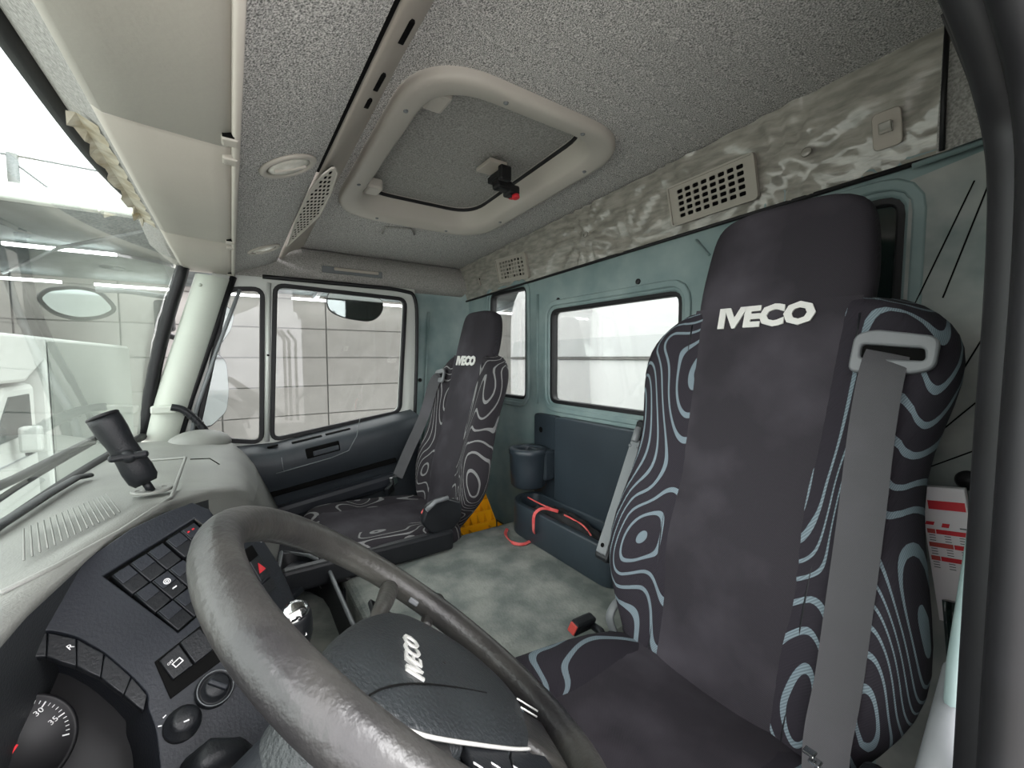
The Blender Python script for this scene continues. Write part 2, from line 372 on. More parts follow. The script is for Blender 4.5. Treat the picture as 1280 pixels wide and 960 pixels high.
tube('opening_seal', smoothpath(ty), .013, M['black'], wl, seg=12)
tube('seal_lip', smoothpath([(p[0]+.004, p[1]-.05, p[2]) for p in ty]), .012, M['black'], wl, seg=10)
tube('outer_seal', smoothpath([(p[0]-.014, p[1]+.035, p[2]+.004) for p in ty]), .012, M['black'], wl, seg=10)
grid('corner_lining', [[(.215, -1.062, z), (.13, -1.04, z+.0), (.09, -.9, z+.01), (.07, -.66, z+.02), (.055, -.46, z+.03)] for z in (1.585, 1.68, 1.80)], M['felt_side'], wl)
tube('lining_seam', [(.206, -1.054, 1.585), (.207, -1.048, 1.69), (.207, -1.044, 1.80)], .004, M['black'], wl, seg=6)
grid('torn_liner_film', [[(.088+.01*math.sin(i*2.1), -.60, 1.70-i*.02), (.080+.008*math.sin(i*1.3), -.54, 1.69-i*.02+.01*math.sin(i*3)), (.064, -.49, 1.70-i*.02)] for i in range(8)], M['wrap'], wl)
tube('top_joint', [(.25, -1.085, 1.582), (.14, -1.07, 1.588), (.10, -.9, 1.592), (.075, -.60, 1.60)], .006, M['green'], wl, seg=8)

# ---- film-wrapped liner strip between roof and rear wall
st = srt('trim_3', (1.1, -1.08, 1.6))
rows = []
for j in range(15):
    t = j/14; row = []
    for i in range(131):
        x = lerp(.20, 2.10, i/130); zb = lerp(1.592, 1.532, (x-.2)/1.9); zt = cz(x)-.005
        z = lerp(zb, zt, t); y = lerp(-1.097, -1.055, t)
        w = 0
        for cx, cz_, am in [(1.125, 1.667, .007), (.47, 1.66, .007), (.30, 1.60, .005), (.95, 1.585, .005), (1.55, 1.69, .004), (.75, 1.74, .004)]:
            dx, dz = x-cx, z-cz_; r_ = math.hypot(dx, dz); an = math.atan2(dz, dx)
            w += 1.7*am*math.exp(-(r_/.13)**2)*math.sin(an*13+cx*9)*min(1, r_/.02)
        w += .0025*math.sin(x*37+z*60)*math.sin(x*11)
        row.append((x, y+w+.004*math.sin(t*PI), z))
    rows.append(row)
grid('liner', rows, M['wrap'], st)
tube('lower_edge', [(.2, -1.092, 1.590), (1.1, -1.092, 1.562), (2.1, -1.092, 1.530)], .005, M['black'], st, seg=6)
for q in [(1.1167, -1.07, 1.6612), (0.4237, -1.0674, 1.6723)]:
    lathe('rivet', [(.011, 0), (.010, .003), (.004, .005)], q, (0, 1, .2), M['wrap'], st, seg=14)
# bracket plate and hook
su = V((-1, 0, .033)).normalized(); sv = V((0, .045, .19)).normalized()
br = thing('latch_plate', 'beige rounded latch plate on the film-wrapped liner above the dark rear window', 'latch', (0.2853, -1.0669, 1.6577))
plate('plate', rect(-.022, -.034, .022, .034, .01), [], .006, (0.2867, -1.0723, 1.6599), (1, 0, -.03), sv, M['beige_dark'], br, bevel=.0015)
V1 = V((0.2867, -1.0723, 1.6599))
for o_ in br.children: o_.data.transform(Matrix.Translation((0, .008, 0)))
boxo('catch', V1+V((0, .012, .002)), (.02, .02, .018), M['wrap'], br, rotm((1, 0, -.03), sv), bev=.002)
hk = thing('coat_hook', 'small beige hook clip at passenger end of rear liner', 'hook', (1.8814, -1.0784, 1.6091))
H1 = V((1.8847, -1.0802, 1.6097))
tube('hook_arm', [H1+V((.012, 0, .012)), H1+V((.004, .014, .012)), H1+V((-.004, .016, 0)), H1+V((-.01, .012, -.02))], .005, M['beige_dark'], hk, seg=8)
lathe('screw', [(.006, 0), (.006, .004)], H1+V((.0, .012, .01)), Y_, M['hole'], hk, seg=10)

# ---- two vent grilles on the liner
def vent(c0, c1, c2, label, nx=8, nz=5):
    # c0 top-passenger corner, c1 top-driver corner, c2 bottom-passenger corner
    c0, c1, c2 = V(c0), V(c1), V(c2); u = (c1-c0); v = (c0-c2); W, H = u.length, v.length
    t = thing('air_vent', label, 'vent', (c1+c2)/2, 'air vents on the rear liner')
    un = u.normalized(); vn = (v-un*v.dot(un)).normalized(); hs = []
    for i in range(nx):
        for j in range(nz):
            cx = W*(.09+.82*(i+.5)/nx); cy = H*(.1+.8*(j+.5)/nz); hs.append(rect(cx-W*.036, cy-H*.05, cx+W*.036, cy+H*.05, .003, 2))
    n = un.cross(vn)
    O = c2+ (n*-.0 if n.y > 0 else n*0)
    O = c2+V((0, .012, .002))
    plate('grille_face', rect(0, 0, W, H, .006, 3), hs, .004, O, un, vn, M['grille'], t, bevel=.0008)
    plate('backing', rect(.004, .004, W-.004, H-.004), [], .002, O-V((0, .006, 0)), un, vn, M['hole'], t)
    plate('surround', grow(rect(0, 0, W, H, .006, 3), .004), [rect(.001, .001, W-.001, H-.001)], .012, O-V((0, .004, 0)), un, vn, M['grille'], t)
    return t
vent((1.716, -1.072, 1.6781), (1.4844, -1.0742, 1.6689), (1.7109, -1.0958, 1.5778), 'smaller square-holed air vent near the passenger side corner')
vent((0.762, -1.067, 1.6994), (0.5303, -1.0653, 1.7065), (0.7596, -1.0902, 1.6016), 'larger air vent with rounded slots just left of the driver headrest top')

# ================================================================ roof hatch
rh = thing('roof_hatch', 'beige rounded roof hatch frame with felt lid and latch', 'hatch', (1.12, -.6, cz(1.12)))
def hpoly(g, rr=.1, k=8): return rounded([(hx0-g, hy0-g), (hx1+g, hy0-g), (hx1+g, hy1+g), (hx0-g, hy1+g)], rr, k)
def ring_surface(name, defs, mt, parent):
    rows = []
    for g, r_, dz in defs:
        rows.append([V((0, 0, 0))+cpt(p[0], p[1], dz) for p in hpoly(g, r_)])
    return grid(name, rows, mt, parent, closed_u=True)
ring_surface('hatch_frame', [(.0, .16, .0), (.0, .16, -.014), (-.006, .155, -.021), (-.016, .15, -.022), (-.052, .125, -.016), (-.062, .12, -.006), (-.070, .115, .02), (-.082, .105, .055)], M['beige'], rh)
plate('hatch_lid', rect(hx0+.04, hy0+.04, hx1-.04, hy1-.04, .08), [], .02, O_c+V((0, 0, .055)), CU, Y_, M['felt_side'], rh)
g0 = hpoly(-.079, .11); tube('lid_gasket', [cpt(p[0], p[1], .047) for p in g0], .006, M['black'], rh, closed=True, seg=6)
for i, (sx, sy) in enumerate([(.9, hy1-.03), (1.3, hy1-.03), (.9, hy0+.03), (1.35, hy0+.03), (hx0+.03, -.5), (hx0+.03, -.72), (hx1-.03, -.45), (hx1-.03, -.72)]):
    lathe('screw', [(.006, 0), (.005, -.003)], cpt(sx, sy, -.0195), Z_, M['steel'], rh, seg=8)
for yy in (hy1-.13,): 
    for xx in (hx0+.16, hx1-.16):
        boxo('hinge_block', cpt(xx, hy1-.10, .03), (.07, .05, .035), M['beige'], rh, bev=.008)
# latch with red button
lp = V((1.1092, -0.7169, 1.7595))
boxo('latch_base', lp+V((.0, .045, .035)), (.085, .06, .012), M['beige_dark'], rh, bev=.003)
boxo('latch_bracket', lp+V((0, .025, .012)), (.085, .02, .022), M['black'], rh, bev=.004)
boxo('latch_bracket', lp+V((-.035, .02, .01)), (.02, .04, .045), M['black'], rh, bev=.006)
boxo('latch_arm', lp+V((.0, .005, -.012)), (.035, .06, .03), M['black'], rh, bev=.008)
lb = boxo('latch_body', lp+V((.005, -.03, -.02)), (.045, .04, .032), M['black'], rh, bev=.008)
lathe('release_button', [(.012, 0), (.012, -.008), (.009, -.01)], lp+V((-.012, -.035, -.036)), (.3, 0, 1), M['redb'], lb, seg=16)
boxo('red_marking', lp+V((.015, -.038, -.0365)), (.014, .014, .001), M['redb'], lb, bev=0)
boxo('chrome_spring', lp+V((.03, .035, .02)), (.02, .004, .004), M['chrome'], rh, bev=.001)
# thin handle slot in the lining beside the hatch
hs = thing('lining_clip', 'thin grey raised clip in felt roof lining beyond the hatch', 'clip', (1.6766, -0.5732, 1.7312))
tube('clip_bar', [(1.7311, -0.5284, 1.7244), (1.6448, -0.515, 1.7258), (1.6136, -0.6066, 1.7273), (1.6777, -0.644, 1.7271)], .0035, M['felt_side'], hs, seg=8)

# ================================================================ front header shelf
hd = srt('trim_4', (1.1, -.05, 1.56))
prof = [(.20, 1.665), (.165, 1.615)]
# felt strip between windshield and lockers
grid('header_felt', [[(x, .238, 1.682-(.04 if x > 1.9 else 0)), (x, .205, 1.638-(.03 if x > 1.9 else 0)), (x, .17, 1.605-(.03 if x > 1.9 else 0)), (x, .15, 1.575)] for x in (-.0, .6, 1.2, 1.75, 2.08)], M['felt_side'], hd)
# felt panel rising to the roof, lamp panel
def hp(x, t): # t 0 lower lip .. 1 slot
    pr = [(-.022, 1.56), (-.05, 1.580), (-.09, 1.597), (-.135, 1.616), (-.175, 1.642)]
    k = min(3, int(t*4)); q = t*4-k
    return V((x, lerp(pr[k][0], pr[k+1][0], q), lerp(pr[k][1], pr[k+1][1], q)-.015*max(0, x-1.3)*t))
grid('header_lining', [[hp(x, t) for t in (0, .25, .5, .75, 1)] for x in (0, .5, 1.0, 1.5, 2.0, 2.1)], M['felt'], hd)
tube('lower_lip', [(0, -.018, 1.557), (2.08, -.018, 1.553)], .006, M['beige'], hd, seg=8)
boxo('shelf_core', (1.05, .07, 1.63), (2.06, .14, .08), M['beige_dark'], hd, bev=0)
# three locker doors
def locker(x0, x1, label):
    t = thing('locker_door', label, 'locker', ((x0+x1)/2, .06, 1.57), 'overhead lockers above the windshield')
    rows = [[(x, .158, 1.592), (x, .150, 1.570), (x, .138, 1.5625), (x, .10, 1.5595), (x, .02, 1.5545), (x, -.002, 1.5535), (x, -.012, 1.557), (x, -.016, 1.566)] for x in (x0+.001, x0+.004, (x0+x1)/2, x1-.004, x1-.001)]
    for r0 in (0, 4): rows[r0] = [(p[0], p[1], p[2]+.004) for p in rows[r0]]
    grid('door_panel', rows, M['beige'], t, solid=.0)
    for xs in (x0+.035, x1-.035):
        h = boxo('hinge', (xs, -.010, 1.553), (.026, .022, .012), M['beige'], t, bev=.003)
        boxo('hinge_gap', (xs+.016 if xs < (x0+x1)/2 else xs-.016, -.008, 1.5535), (.006, .016, .006), M['hole'], h, bev=0)
    return t
locker(.12, .825, 'largest beige overhead locker flap nearest the camera')
locker(.83, 1.50, 'middle beige overhead locker flap above the windshield')
locker(1.505, 2.06, 'farthest beige overhead locker flap next to the passenger pillar')
boxo('end_cap', (2.075, .075, 1.615), (.05, .19, .11), M['beige'], hd, bev=.006)
grid('end_lining', [[(2.06, .16, 1.56), (2.05, -.03, 1.556), (2.05, -.20, 1.556)], [(2.06, .16, 1.70), (2.05, -.03, 1.72), (2.05, -.20, 1.72)]], M['felt_side'], hd)
# torn masking film hanging along the header edge
tf = thing('torn_masking_film', 'torn cream film hanging at windshield top edge beside lockers', 'film', (1.25, .2, 1.63))
rows = []
for i in range(25):
    x = lerp(.98, 1.66, i/24); d = .014+.012*abs(math.sin(i*1.7))+.008*math.sin(i*3.1)
    rows.append([(x, .17+.004*math.sin(i*2.3), 1.604), (x+.01*math.sin(i), .196, 1.622-.5*d*.5), (x, .208+.006*math.sin(i*1.3), 1.632-d)])
grid('film', rows, M['film'], tf, smooth=False)
for q in [(0.7577, 0.1707, 1.63), (1.0676, 0.1682, 1.615)]:
    lathe('stud', [(.006, 0), (.006, -.004)], q, Z_, M['black'], hd, seg=10)

# ---- overhead console strip between header lining and hatch
oc = thing('overhead_console', 'beige console strip with dark tray slot between header and roof hatch', 'console', (.9, -.24, 1.74))
rows = []
for i in range(21):
    x = lerp(-.0, 2.05, i/20); dz = -.015*max(0, x-1.3)
    rows.append([(x, -.178, 1.668+dz), (x, -.182, 1.652+dz), (x, -.192, 1.648+dz), (x, -.222, 1.684+dz), (x, -.258, min(1.728, cz(x)-.02)), (x, -.272, cz(x)-.010), (x, -.280, cz(x)-.004)])
grid('console_body', rows, M['beige_dark'], oc)
boxo('tray_slot', (.52, -.178, 1.654), (1.10, .010, .014), M['hole'], oc, bev=0)
for xx, l_ in ((.60, .05), (.73, .05), (.80, .03)):
    boxo('slot_clip', (xx, -.222, 1.682), (l_, .010, .006), M['hole'], oc, bev=.002)
# speaker grille, tapered at both ends
sg = thing('speaker_grille', 'beige honeycomb speaker grille beside the larger reading lamp', 'grille', (1.35, -.2, 1.68))
gq = [V(p) for p in [(1.0031, -0.2, 1.645), (1.0363, -0.2149, 1.6487), (1.193, -0.2282, 1.6521), (1.3829, -0.2337, 1.6534), (1.5536, -0.2147, 1.6487), (1.7882, -0.1856, 1.6414), (1.3862, -0.1736, 1.6384), (1.1873, -0.174, 1.6385), (1.0654, -0.1841, 1.641)]]
O_s = gq[5]; us = (gq[0]-gq[5]).normalized(); vs = V((0, -1, .25)).normalized(); vs = (vs-us*vs.dot(us)).normalized()
nn_ = us.cross(vs)
G2 = rounded([((p-O_s).dot(us), (p-O_s).dot(vs)) for p in gq], .012, 3)
def inside(p, poly, mrg):
    c = False; n = len(poly)
    for i in range(n):
        a, b = poly[i], poly[(i+1) % n]
        if (a[1] > p[1]) != (b[1] > p[1]) and p[0] < (b[0]-a[0])*(p[1]-a[1])/(b[1]-a[1])+a[0]: c = not c
        ab = V((b[0]-a[0], b[1]-a[1], 0)); apv = V((p[0]-a[0], p[1]-a[1], 0)); L2 = max(ab.length_squared, 1e-12)
        if (apv-ab*max(0, min(1, apv.dot(ab)/L2))).length < mrg: return False
    return c
hsl = []
gx0, gx1, gy0, gy1 = min(p[0] for p in G2), max(p[0] for p in G2), min(p[1] for p in G2), max(p[1] for p in G2)
stp = (gx1-gx0)/26
for i in range(28):
    for j in range(24):
        cx, cy = gx0+i*stp, gy0+j*.0095+(.0047 if i % 2 else 0)
        if inside((cx, cy), G2, .0062): hsl.append(rect(cx-stp*.36, cy-.0034, cx+stp*.36, cy+.0034, .002, 1))
sd_ = -1 if nn_.z > 0 else 1
plate('grille_face', G2, hsl, .0015, O_s+nn_*sd_*.006, us, vs, M['beige'], sg, center=True)
plate('backing', G2, [], .001, O_s+nn_*sd_*.002, us, vs, M['hole'], sg, center=True)
tube('rim_trim', [O_s+nn_*sd_*.006+us*p[0]+vs*p[1] for p in G2], .003, M['beige'], sg, closed=True, seg=8)
# reading lamps
def lamp(x, t, rr, label):
    c = hp(x, t); nrm = (hp(x+.1, t)-c).cross(hp(x, t+.1)-c).normalized()
    if nrm.z > 0: nrm = -nrm
    L_ = thing('reading_lamp', label, 'lamp', c, 'reading lamps in the header lining')
    lathe('bezel', [(rr, 0), (rr, .003), (rr*.93, .006), (rr*.8, .006), (rr*.76, .003), (rr*.74, -.004)], c, nrm, M['beige'], L_, seg=32)
    ln = lathe('lens', [(rr*.75, .002), (rr*.6, .006), (rr*.3, .009), (.001, .010)], c, nrm, M['lens'], L_, seg=28)
    uu = X_; vv = nrm.cross(uu)
    boxo('switch_bar', c+nrm*.009-uu*rr*.1, (.006, rr*1.1, .006), M['beige'], ln, rotm(uu, vv), bev=.002)
    return L_
lamp(.965, .60, .056, 'larger round reading lamp in felt header, nearer the camera')
lamp(1.72, .60, .054, 'smaller-looking far reading lamp above the passenger seat')

# ================================================================ windshield and pillars
ws = srt('window_4', (1.0, .3, 1.3))
def wsp(x, t):
    x_ = x; c = ((x-1.05)/1.0)
    yb = .335-.055*c*c; yt = .252-.10*max(0, c)**3*1.0-.02*c*c
    zb = .935; zt = 1.688-.11*max(0, (x-1.7)/.35)**2
    return V((x, lerp(yb, yt, t)+.015*math.sin(t*PI), lerp(zb, zt, t)))
xs_ = [lerp(.0, 2.04, i/24) for i in range(25)]
grid('pane', [[wsp(x, t/8) for t in range(9)] for x in xs_], M['wglass'], ws)
edge = [wsp(x, 1)+V((0, 0, .004)) for x in xs_]+[wsp(2.045, 1-t/10) for t in range(1, 11)]
tube('seal', edge, .021, M['black'], ws, seg=8)
tube('seal_inner_lip', [p+V((-.004, -.014, .006)) for p in edge], .007, M['hole'], ws, seg=8)
# passenger A-pillar
pl_ = srt('trim_5', (2.05, .18, 1.2))
pa = [(2.05, 0.1212, 1.5199), (2.05, 0.1082, 1.5365)]
grid('pillar_cover', [[(2.06, 0.1616, 1.3802)]*0+[V(a), V(lerp(V(a), V(b), .08)+V((-.02, 0, 0))), V(lerp(V(a), V(b), .5)+V((-.035, 0, 0))), V(lerp(V(a), V(b), .92)+V((-.02, 0, 0))), V(b)] for a, b in [((2.05, 0.1054, 1.546), (2.05, -0.0076, 1.5331)), ((2.05, 0.1674, 1.3334), (2.05, 0.0586, 1.306)), ((2.05, 0.2275, 1.1353), (2.05, 0.1169, 1.1162)), ((2.05, 0.3014, 0.8988), (2.05, 0.1854, 0.8821)), ((2.05, 0.3337, 0.7678), (2.05, 0.2197, 0.7488))]], M['cream'], pl_)
lathe('screw_cap', [(.007, 0), (.006, .002)], (2.02, 0.0906, 1.5002), -X_, M['cream'], pl_, seg=12)
boxo('pillar_bracket', (2.0, 0.2151, 1.0269), (.03, .075, .03), M['cream'], pl_, bev=.006)
# grab handle on the pillar
gh = thing('grab_handle', 'curved black ribbed grab handle at base of the passenger pillar', 'handle', (1.98, 0.1218, 0.9517))
gpts = smoothpath([(1.98, 0.192, 1.0363), (1.98, 0.1597, 1.0251), (1.98, 0.1229, 0.9857), (1.98, 0.0904, 0.9332), (1.98, 0.0621, 0.8798), (1.98, 0.0376, 0.845)])
tube('grip', gpts, .013, M['plast'], gh, seg=10)
for i in range(8, len(gpts)-3, 2):
    tube('rib', [gpts[i]+V((0, -.001, -.001)), gpts[i]+(gpts[i+1]-gpts[i])*.5], .0155, M['black'], gh, seg=8)

# ================================================================ passenger door
XD = 2.06
def yzl(p): return [(a[1], a[2]) for a in p]
main = yzl([(2.06, -0.1691, 1.5275), (2.06, -0.7352, 1.5098), (2.06, -0.6966, 0.9486), (2.06, -0.1363, 0.8669)])
vnt = yzl([(2.06, -0.0009, 1.4955), (2.06, -0.1155, 1.5058), (2.06, -0.0915, 0.8615), (2.06, 0.1256, 0.9022)])
dr = srt('door_1', (XD, -.35, .6))
outl = yzl([(2.06, 0.0599, 1.559), (2.06, -0.7737, 1.565), (2.06, -0.7324, 0.8384), (2.06, -0.6546, 0.2251)])+[(-.70, .15), (.30, .15), (.33, .88)]
outl = [(.045, 1.57), (-.79, 1.57), (-.79, .15), (.32, .15), (.32, .88)]
plate('door_frame', outl, [rounded(main, .035), rounded(vnt, .03)], .04, (XD, 0, 0), Y_, Z_, M['white'], dr, bevel=.004)
for h in (main, vnt):
    p = rounded(h, .035); 
    area = sum(p[i][0]*p[(i+1) % len(p)][1]-p[(i+1) % len(p)][0]*p[i][1] for i in range(len(p)))
    plate('window_seal', grow(p, .012), [grow(p, -.006)], .02, (XD-.008, 0, 0), Y_, Z_, M['black'], dr, bevel=.003)
w5 = srt('window_5', (XD, -.42, 1.2)); plate('pane', rounded(main, .035), [], .004, (XD+.015, 0, 0), Y_, Z_, M['glass'], w5)
w6 = srt('window_6', (XD, -.05, 1.2)); plate('pane', rounded(vnt, .03), [], .004, (XD+.015, 0, 0), Y_, Z_, M['glass'], w6)
# post between vent window and main window
tube('divider_post', [(XD-.006, y, z) for y, z in [((main[0][0]+vnt[1][0])/2, 1.535), ((main[3][0]+vnt[2][0])/2, .86)]], .009, M['white'], dr, seg=8)
lathe('post_catch', [(.005, 0), (.005, .006)], (2.05, -0.1293, 1.2302), -X_, M['hole'], dr, seg=8)
# aperture seal round the door
aps = smoothpath([(2.045, -.12, 1.558), (2.045, -.5, 1.558), (2.045, -.72, 1.552), (2.045, -.785, 1.51), (2.045, -.79, 1.3), (2.045, -.775, .95), (2.045, -.76, .6), (2.045, -.74, .3)])
tube('aperture_seal', aps, .009, M['black'], dr, seg=8)
tube('front_seal', [(2.05, -0.0189, 1.547), (2.05, 0.0701, 1.274), (2.05, 0.1393, 1.0542), (2.05, 0.1854, 0.8821)], .012, M['black'], dr, seg=8)
tube('front_channel', [(2.045, -0.0388, 1.4969), (2.045, 0.0504, 1.2423), (2.045, 0.1202, 1.0219), (2.045, 0.1512, 0.8662)], .007, M['steel'], dr, seg=8)
# door card
def belt(y): return lerp(.862, .955, min(max((-.14-y)/.56, 0), 1.1))
ys = [.30, .1, -.05, -.14, -.25, -.35, -.45, -.55, -.65, -.72, -.755]
def crow(y):
    b = belt(y)-.01; k = 0 if y > -.70 else .02
    return [(2.062, y, b), (2.03+k, y, b-.002), (1.935+k, y, b-.014), (1.912+k, y, b-.03), (1.905+k, y, b-.07), (1.915+k, y, b-.15), (1.945+k, y, b-.19), (1.965+k, y, b-.30), (1.955+k, y, .50), (1.955+k, y, .2)]
grid('door_card', [crow(y) for y in ys], M['door_pl'], dr)
grid('door_card_edge', [[(2.06, -.757, z), (1.93, -.757, z-.014), (1.925, -.75, z-.02)] for z in (.93, .7, .5, .2)], M['door_pl'], dr)
# defrost slots on the ledge
for (y0, y1) in ((-.20, -.32), (-.335, -.44)):
    yc = (y0+y1)/2
    boxo('ledge_slot', (1.985, yc, belt(yc)-.016), (.022, abs(y1-y0), .004), M['hole'], dr, rotm((1, 0, 0), (0, -1, .16)), bev=.001)
boxo('ledge_clip', (1.985, -.13, belt(-.14)-.012), (.02, .04, .006), M['hole'], dr, rotm((1, 0, 0), (.4, -1, .16)), bev=.002)
# handle recess, seams, arm rest groove
hr = boxo('handle_recess', (1.907, -0.3113, 0.8278), (.008, .135, .045), M['hole'], dr, rotm((1, 0, 0), (0, -1, .16)), bev=.006)
boxo('door_handle', (1.905, -0.3235, 0.8231), (.012, .105, .022), M['door_pl'], dr, rotm((1, 0, 0), (0, -1, .16)), bev=.004)
for pth in [[(1.903, -0.4652, 0.9499), (1.903, -0.4497, 0.8724), (1.903, -0.4144, 0.8121), (1.903, -0.3447, 0.7894), (1.903, -0.1327, 0.7527)], [(1.903, -0.1544, 0.8152), (1.903, -0.1612, 0.7549)]]:
    tube('seam', pth, .0018, M['grey_pl'], dr, seg=6)
boxo('arm_rest_groove', (1.94, -0.3491, 0.692), (.02, .58, .022), M['hole'], dr, rotm((1, 0, 0), (0, -1, .14)), bev=.004)
boxo('arm_rest', (1.93, -0.345, 0.6057), (.05, .58, .07), M['panel'], dr, rotm((1, 0, 0), (0, -1, .14)), bev=.02)

# ================================================================ dashboard
db = thing('dashboard', 'long dark grey dashboard with top coloured pale as if skylit under the windshield', 'dashboard', (1.1, .1, .45))
cols = [ # x: windshield edge, mid, ridge, shoulder, front, foot
 (.10, (.325, .935), (.26, .965), (.20, .955), (.20, .93), (.22, .70), (.22, .45)),
 (.45, (.325, .935), (.26, .965), (.20, .962), (.20, .94), (.22, .70), (.22, .45)),
 (.64, (.328, .935), (.25, .962), (.185, .962), (.19, .945), (.22, .70), (.22, .45)),
 (.788, (.33, .935), (.23, .955), (.151, .967), (.165, .95), (.22, .70), (.22, .45)),
 (.934, (.33, .935), (.20, .955), (.098, .966), (.11, .948), (.16, .70), (.16, .45)),
 (1.057, (.33, .935), (.17, .95), (.046, .944), (.05, .925), (.05, .70), (.05, .45)),
 (1.15, (.33, .935), (.16, .94), (.008, .920), (-.002, .89), (-.01, .70), (-.01, .45)),
 (1.25, (.325, .935), (.16, .93), (-.01, .895), (-.035, .85), (-.06, .66), (-.04, .42)),
 (1.6, (.315, .93), (.16, .915), (.00, .893), (-.06, .80), (-.12, .60), (-.08, .42)),
 (1.92, (.29, .925), (.16, .912), (.01, .892), (-.06, .80), (-.14, .60), (-.09, .42)),
 (2.0, (.27, .90), (.16, .89), (.02, .86), (-.03, .79), (-.10, .60), (-.06, .42))]
top = []; fro = []
for c in cols:
    x = c[0]; P_ = [V((x, *p)) for p in c[1:]]
    top.append([P_[0], lerp(P_[0], P_[1], .5)+V((0, 0, .004)), P_[1], lerp(P_[1], P_[2], .6)+V((0, 0, .005)), P_[2], lerp(P_[2], P_[3], .5)+V((0, -.004, .002)), P_[3]])
    fro.append([P_[3], lerp(P_[3], P_[4], .5), P_[4], P_[5]])
grid('top_cover', top, M['dash_top'], db)
grid('front_cover', fro[:6], M['dash'], db); grid('end_cover', fro[5:], M['dash_top'], db)
# textured tray recess in the top and its raised border
tube('tray_border', [(0.6626, 0.2144, 0.968), (0.7128, 0.1849, 0.968), (0.8145, 0.1445, 0.966), (0.9764, 0.1014, 0.962), (1.4144, 0.1124, 0.95), (1.4609, 0.2389, 0.945)], .0035, M['dash_top'], db, seg=6)
tube('tray_kerb', [(0.9089, 0.3346, 0.948), (1.0114, 0.3196, 0.95), (1.182, 0.3105, 0.95), (1.323, 0.301, 0.948), (1.3533, 0.2865, 0.944)], .010, M['dash'], db, seg=8, flat=.6)
for k in range(16):
    t = k/15; a = lerp(V((0.7566, 0.2232, 0.9685)), V((0.9156, 0.1611, 0.9665)), t)
    tube('grip_rib', [a, a+V((.30, .085, -.012))*.55], .0012, M['dash_top'], db, seg=5)
tube('panel_gap', [(1.4104, 0.1021, 0.945), (1.4431, 0.0614, 0.935), (1.5644, 0.0113, 0.86), (1.5279, -0.0198, 0.8), (1.5056, -0.0341, 0.74)], .0015, M['hole'], db, seg=5)
# end speaker hump under the pillar
bm = bmesh.new(); bmesh.ops.create_uvsphere(bm, u_segments=24, v_segments=12, radius=1)
bmesh.ops.transform(bm, matrix=Matrix.Translation((1.93, .11, .90)) @ Matrix.Diagonal((.09, .10, .05, 1)), verts=bm.verts)
ob('end_hump', bm, M['dash_top'], db, smooth=True)

# driver facing fascia, a plane turned towards the driver
TL_, AU, BU, NU = V((0.7403, 0.1456, 0.9318)), V((0.5987, -0.7543, 0.2694)), V((-0.4776, -0.6062, -0.636)), V((-0.6431, -0.2521, 0.7231))
def ap(s, t, o=0): return TL_+AU*s+BU*t+NU*o
U_, W_ = AU, -BU   # plate axes: u along the switch rows, v up
if U_.cross(W_).dot(NU) < 0: NS = -1
else: NS = 1
def ap2(poly): return [(p[0], -p[1]) for p in poly]
def aplate(name, outline, hl, th, off, mt, parent, bevel=0):
    # outward face at offset `off` along the fascia normal
    return plate(name, ap2(outline), [ap2(h) for h in hl], th, TL_+NU*(off-th if NS > 0 else off), U_, W_, mt, parent, bevel=bevel)
out_ = [(-0.1019, -0.0241), (-0.0793, -0.0169), (-0.0349, -0.0323), (0.014, -0.0375), (0.057, -0.042), (0.0981, -0.0375), (0.1351, -0.0288), (0.145, -0.0036), (0.1093, 0.087), (0.0578, 0.2087), (0.0319, 0.2587), (-0.0608, 0.338), (-0.2068, 0.065), (-0.1434, -0.0641)]
swh = [(-.003, -.004), (.1195, -.004), (.123, .119), (.003, .119)]
cl_arc = [(-0.0891, -0.0002), (-0.0705, 0.016), (-0.0598, 0.0419), (-0.0547, 0.0783), (-0.0546, 0.1228), (-0.0571, 0.1529), (-0.0657, 0.1628), (-0.0744, 0.1887), (-0.0995, 0.2321), (-0.1802, 0.0863), (-0.1321, -0.0105), (-0.1077, 0.0045)]
cen = (sum(p[0] for p in cl_arc)/len(cl_arc), sum(p[1] for p in cl_arc)/len(cl_arc))
aplate('fascia', out_, [swh, rounded(cl_arc, .01, 3)], .012, 0, M['panel'], db, bevel=.0015)
# hood walls of the instrument recess
DEEP = .10
rc = rounded(cl_arc, .01, 3)
grid('cluster_hood', [[ap(p[0], p[1], .0) for p in rc], [ap(lerp(p[0], cen[0], .12), lerp(p[1], cen[1], .12), -DEEP) for p in rc]], M['panel'], db, closed_u=True)
aplate('cluster_back', rc, [], .003, -DEEP, M['black'], db)
# row of keys along the arc
key_out = [(-0.09, 0.0014), (-0.0715, 0.0176), (-0.0604, 0.0441), (-0.0548, 0.0797), (-0.0546, 0.1228), (-0.0575, 0.1523)]
key_in = [(-0.1029, 0.0179), (-0.0865, 0.041), (-0.077, 0.0714), (-0.0715, 0.0994), (-0.07, 0.1331), (-0.0693, 0.1629)]
for i in range(5):
    a, b, c, d = key_out[i], key_out[i+1], key_in[i+1], key_in[i]
    q = [(lerp(p[0], (a[0]+b[0]+c[0]+d[0])/4, .03), lerp(p[1], (a[1]+b[1]+c[1]+d[1])/4, .03)) for p in (a, b, c, d)]
    aplate('indicator_key', q, [], .012, -.002, M['plast'], db, bevel=.001)
text('key_symbol', 'R', .009, ap((-0.069, 0.0483)[0], (-0.069, 0.0483)[1], -.0015), U_, W_, M['ink'], db, ext=.0002)
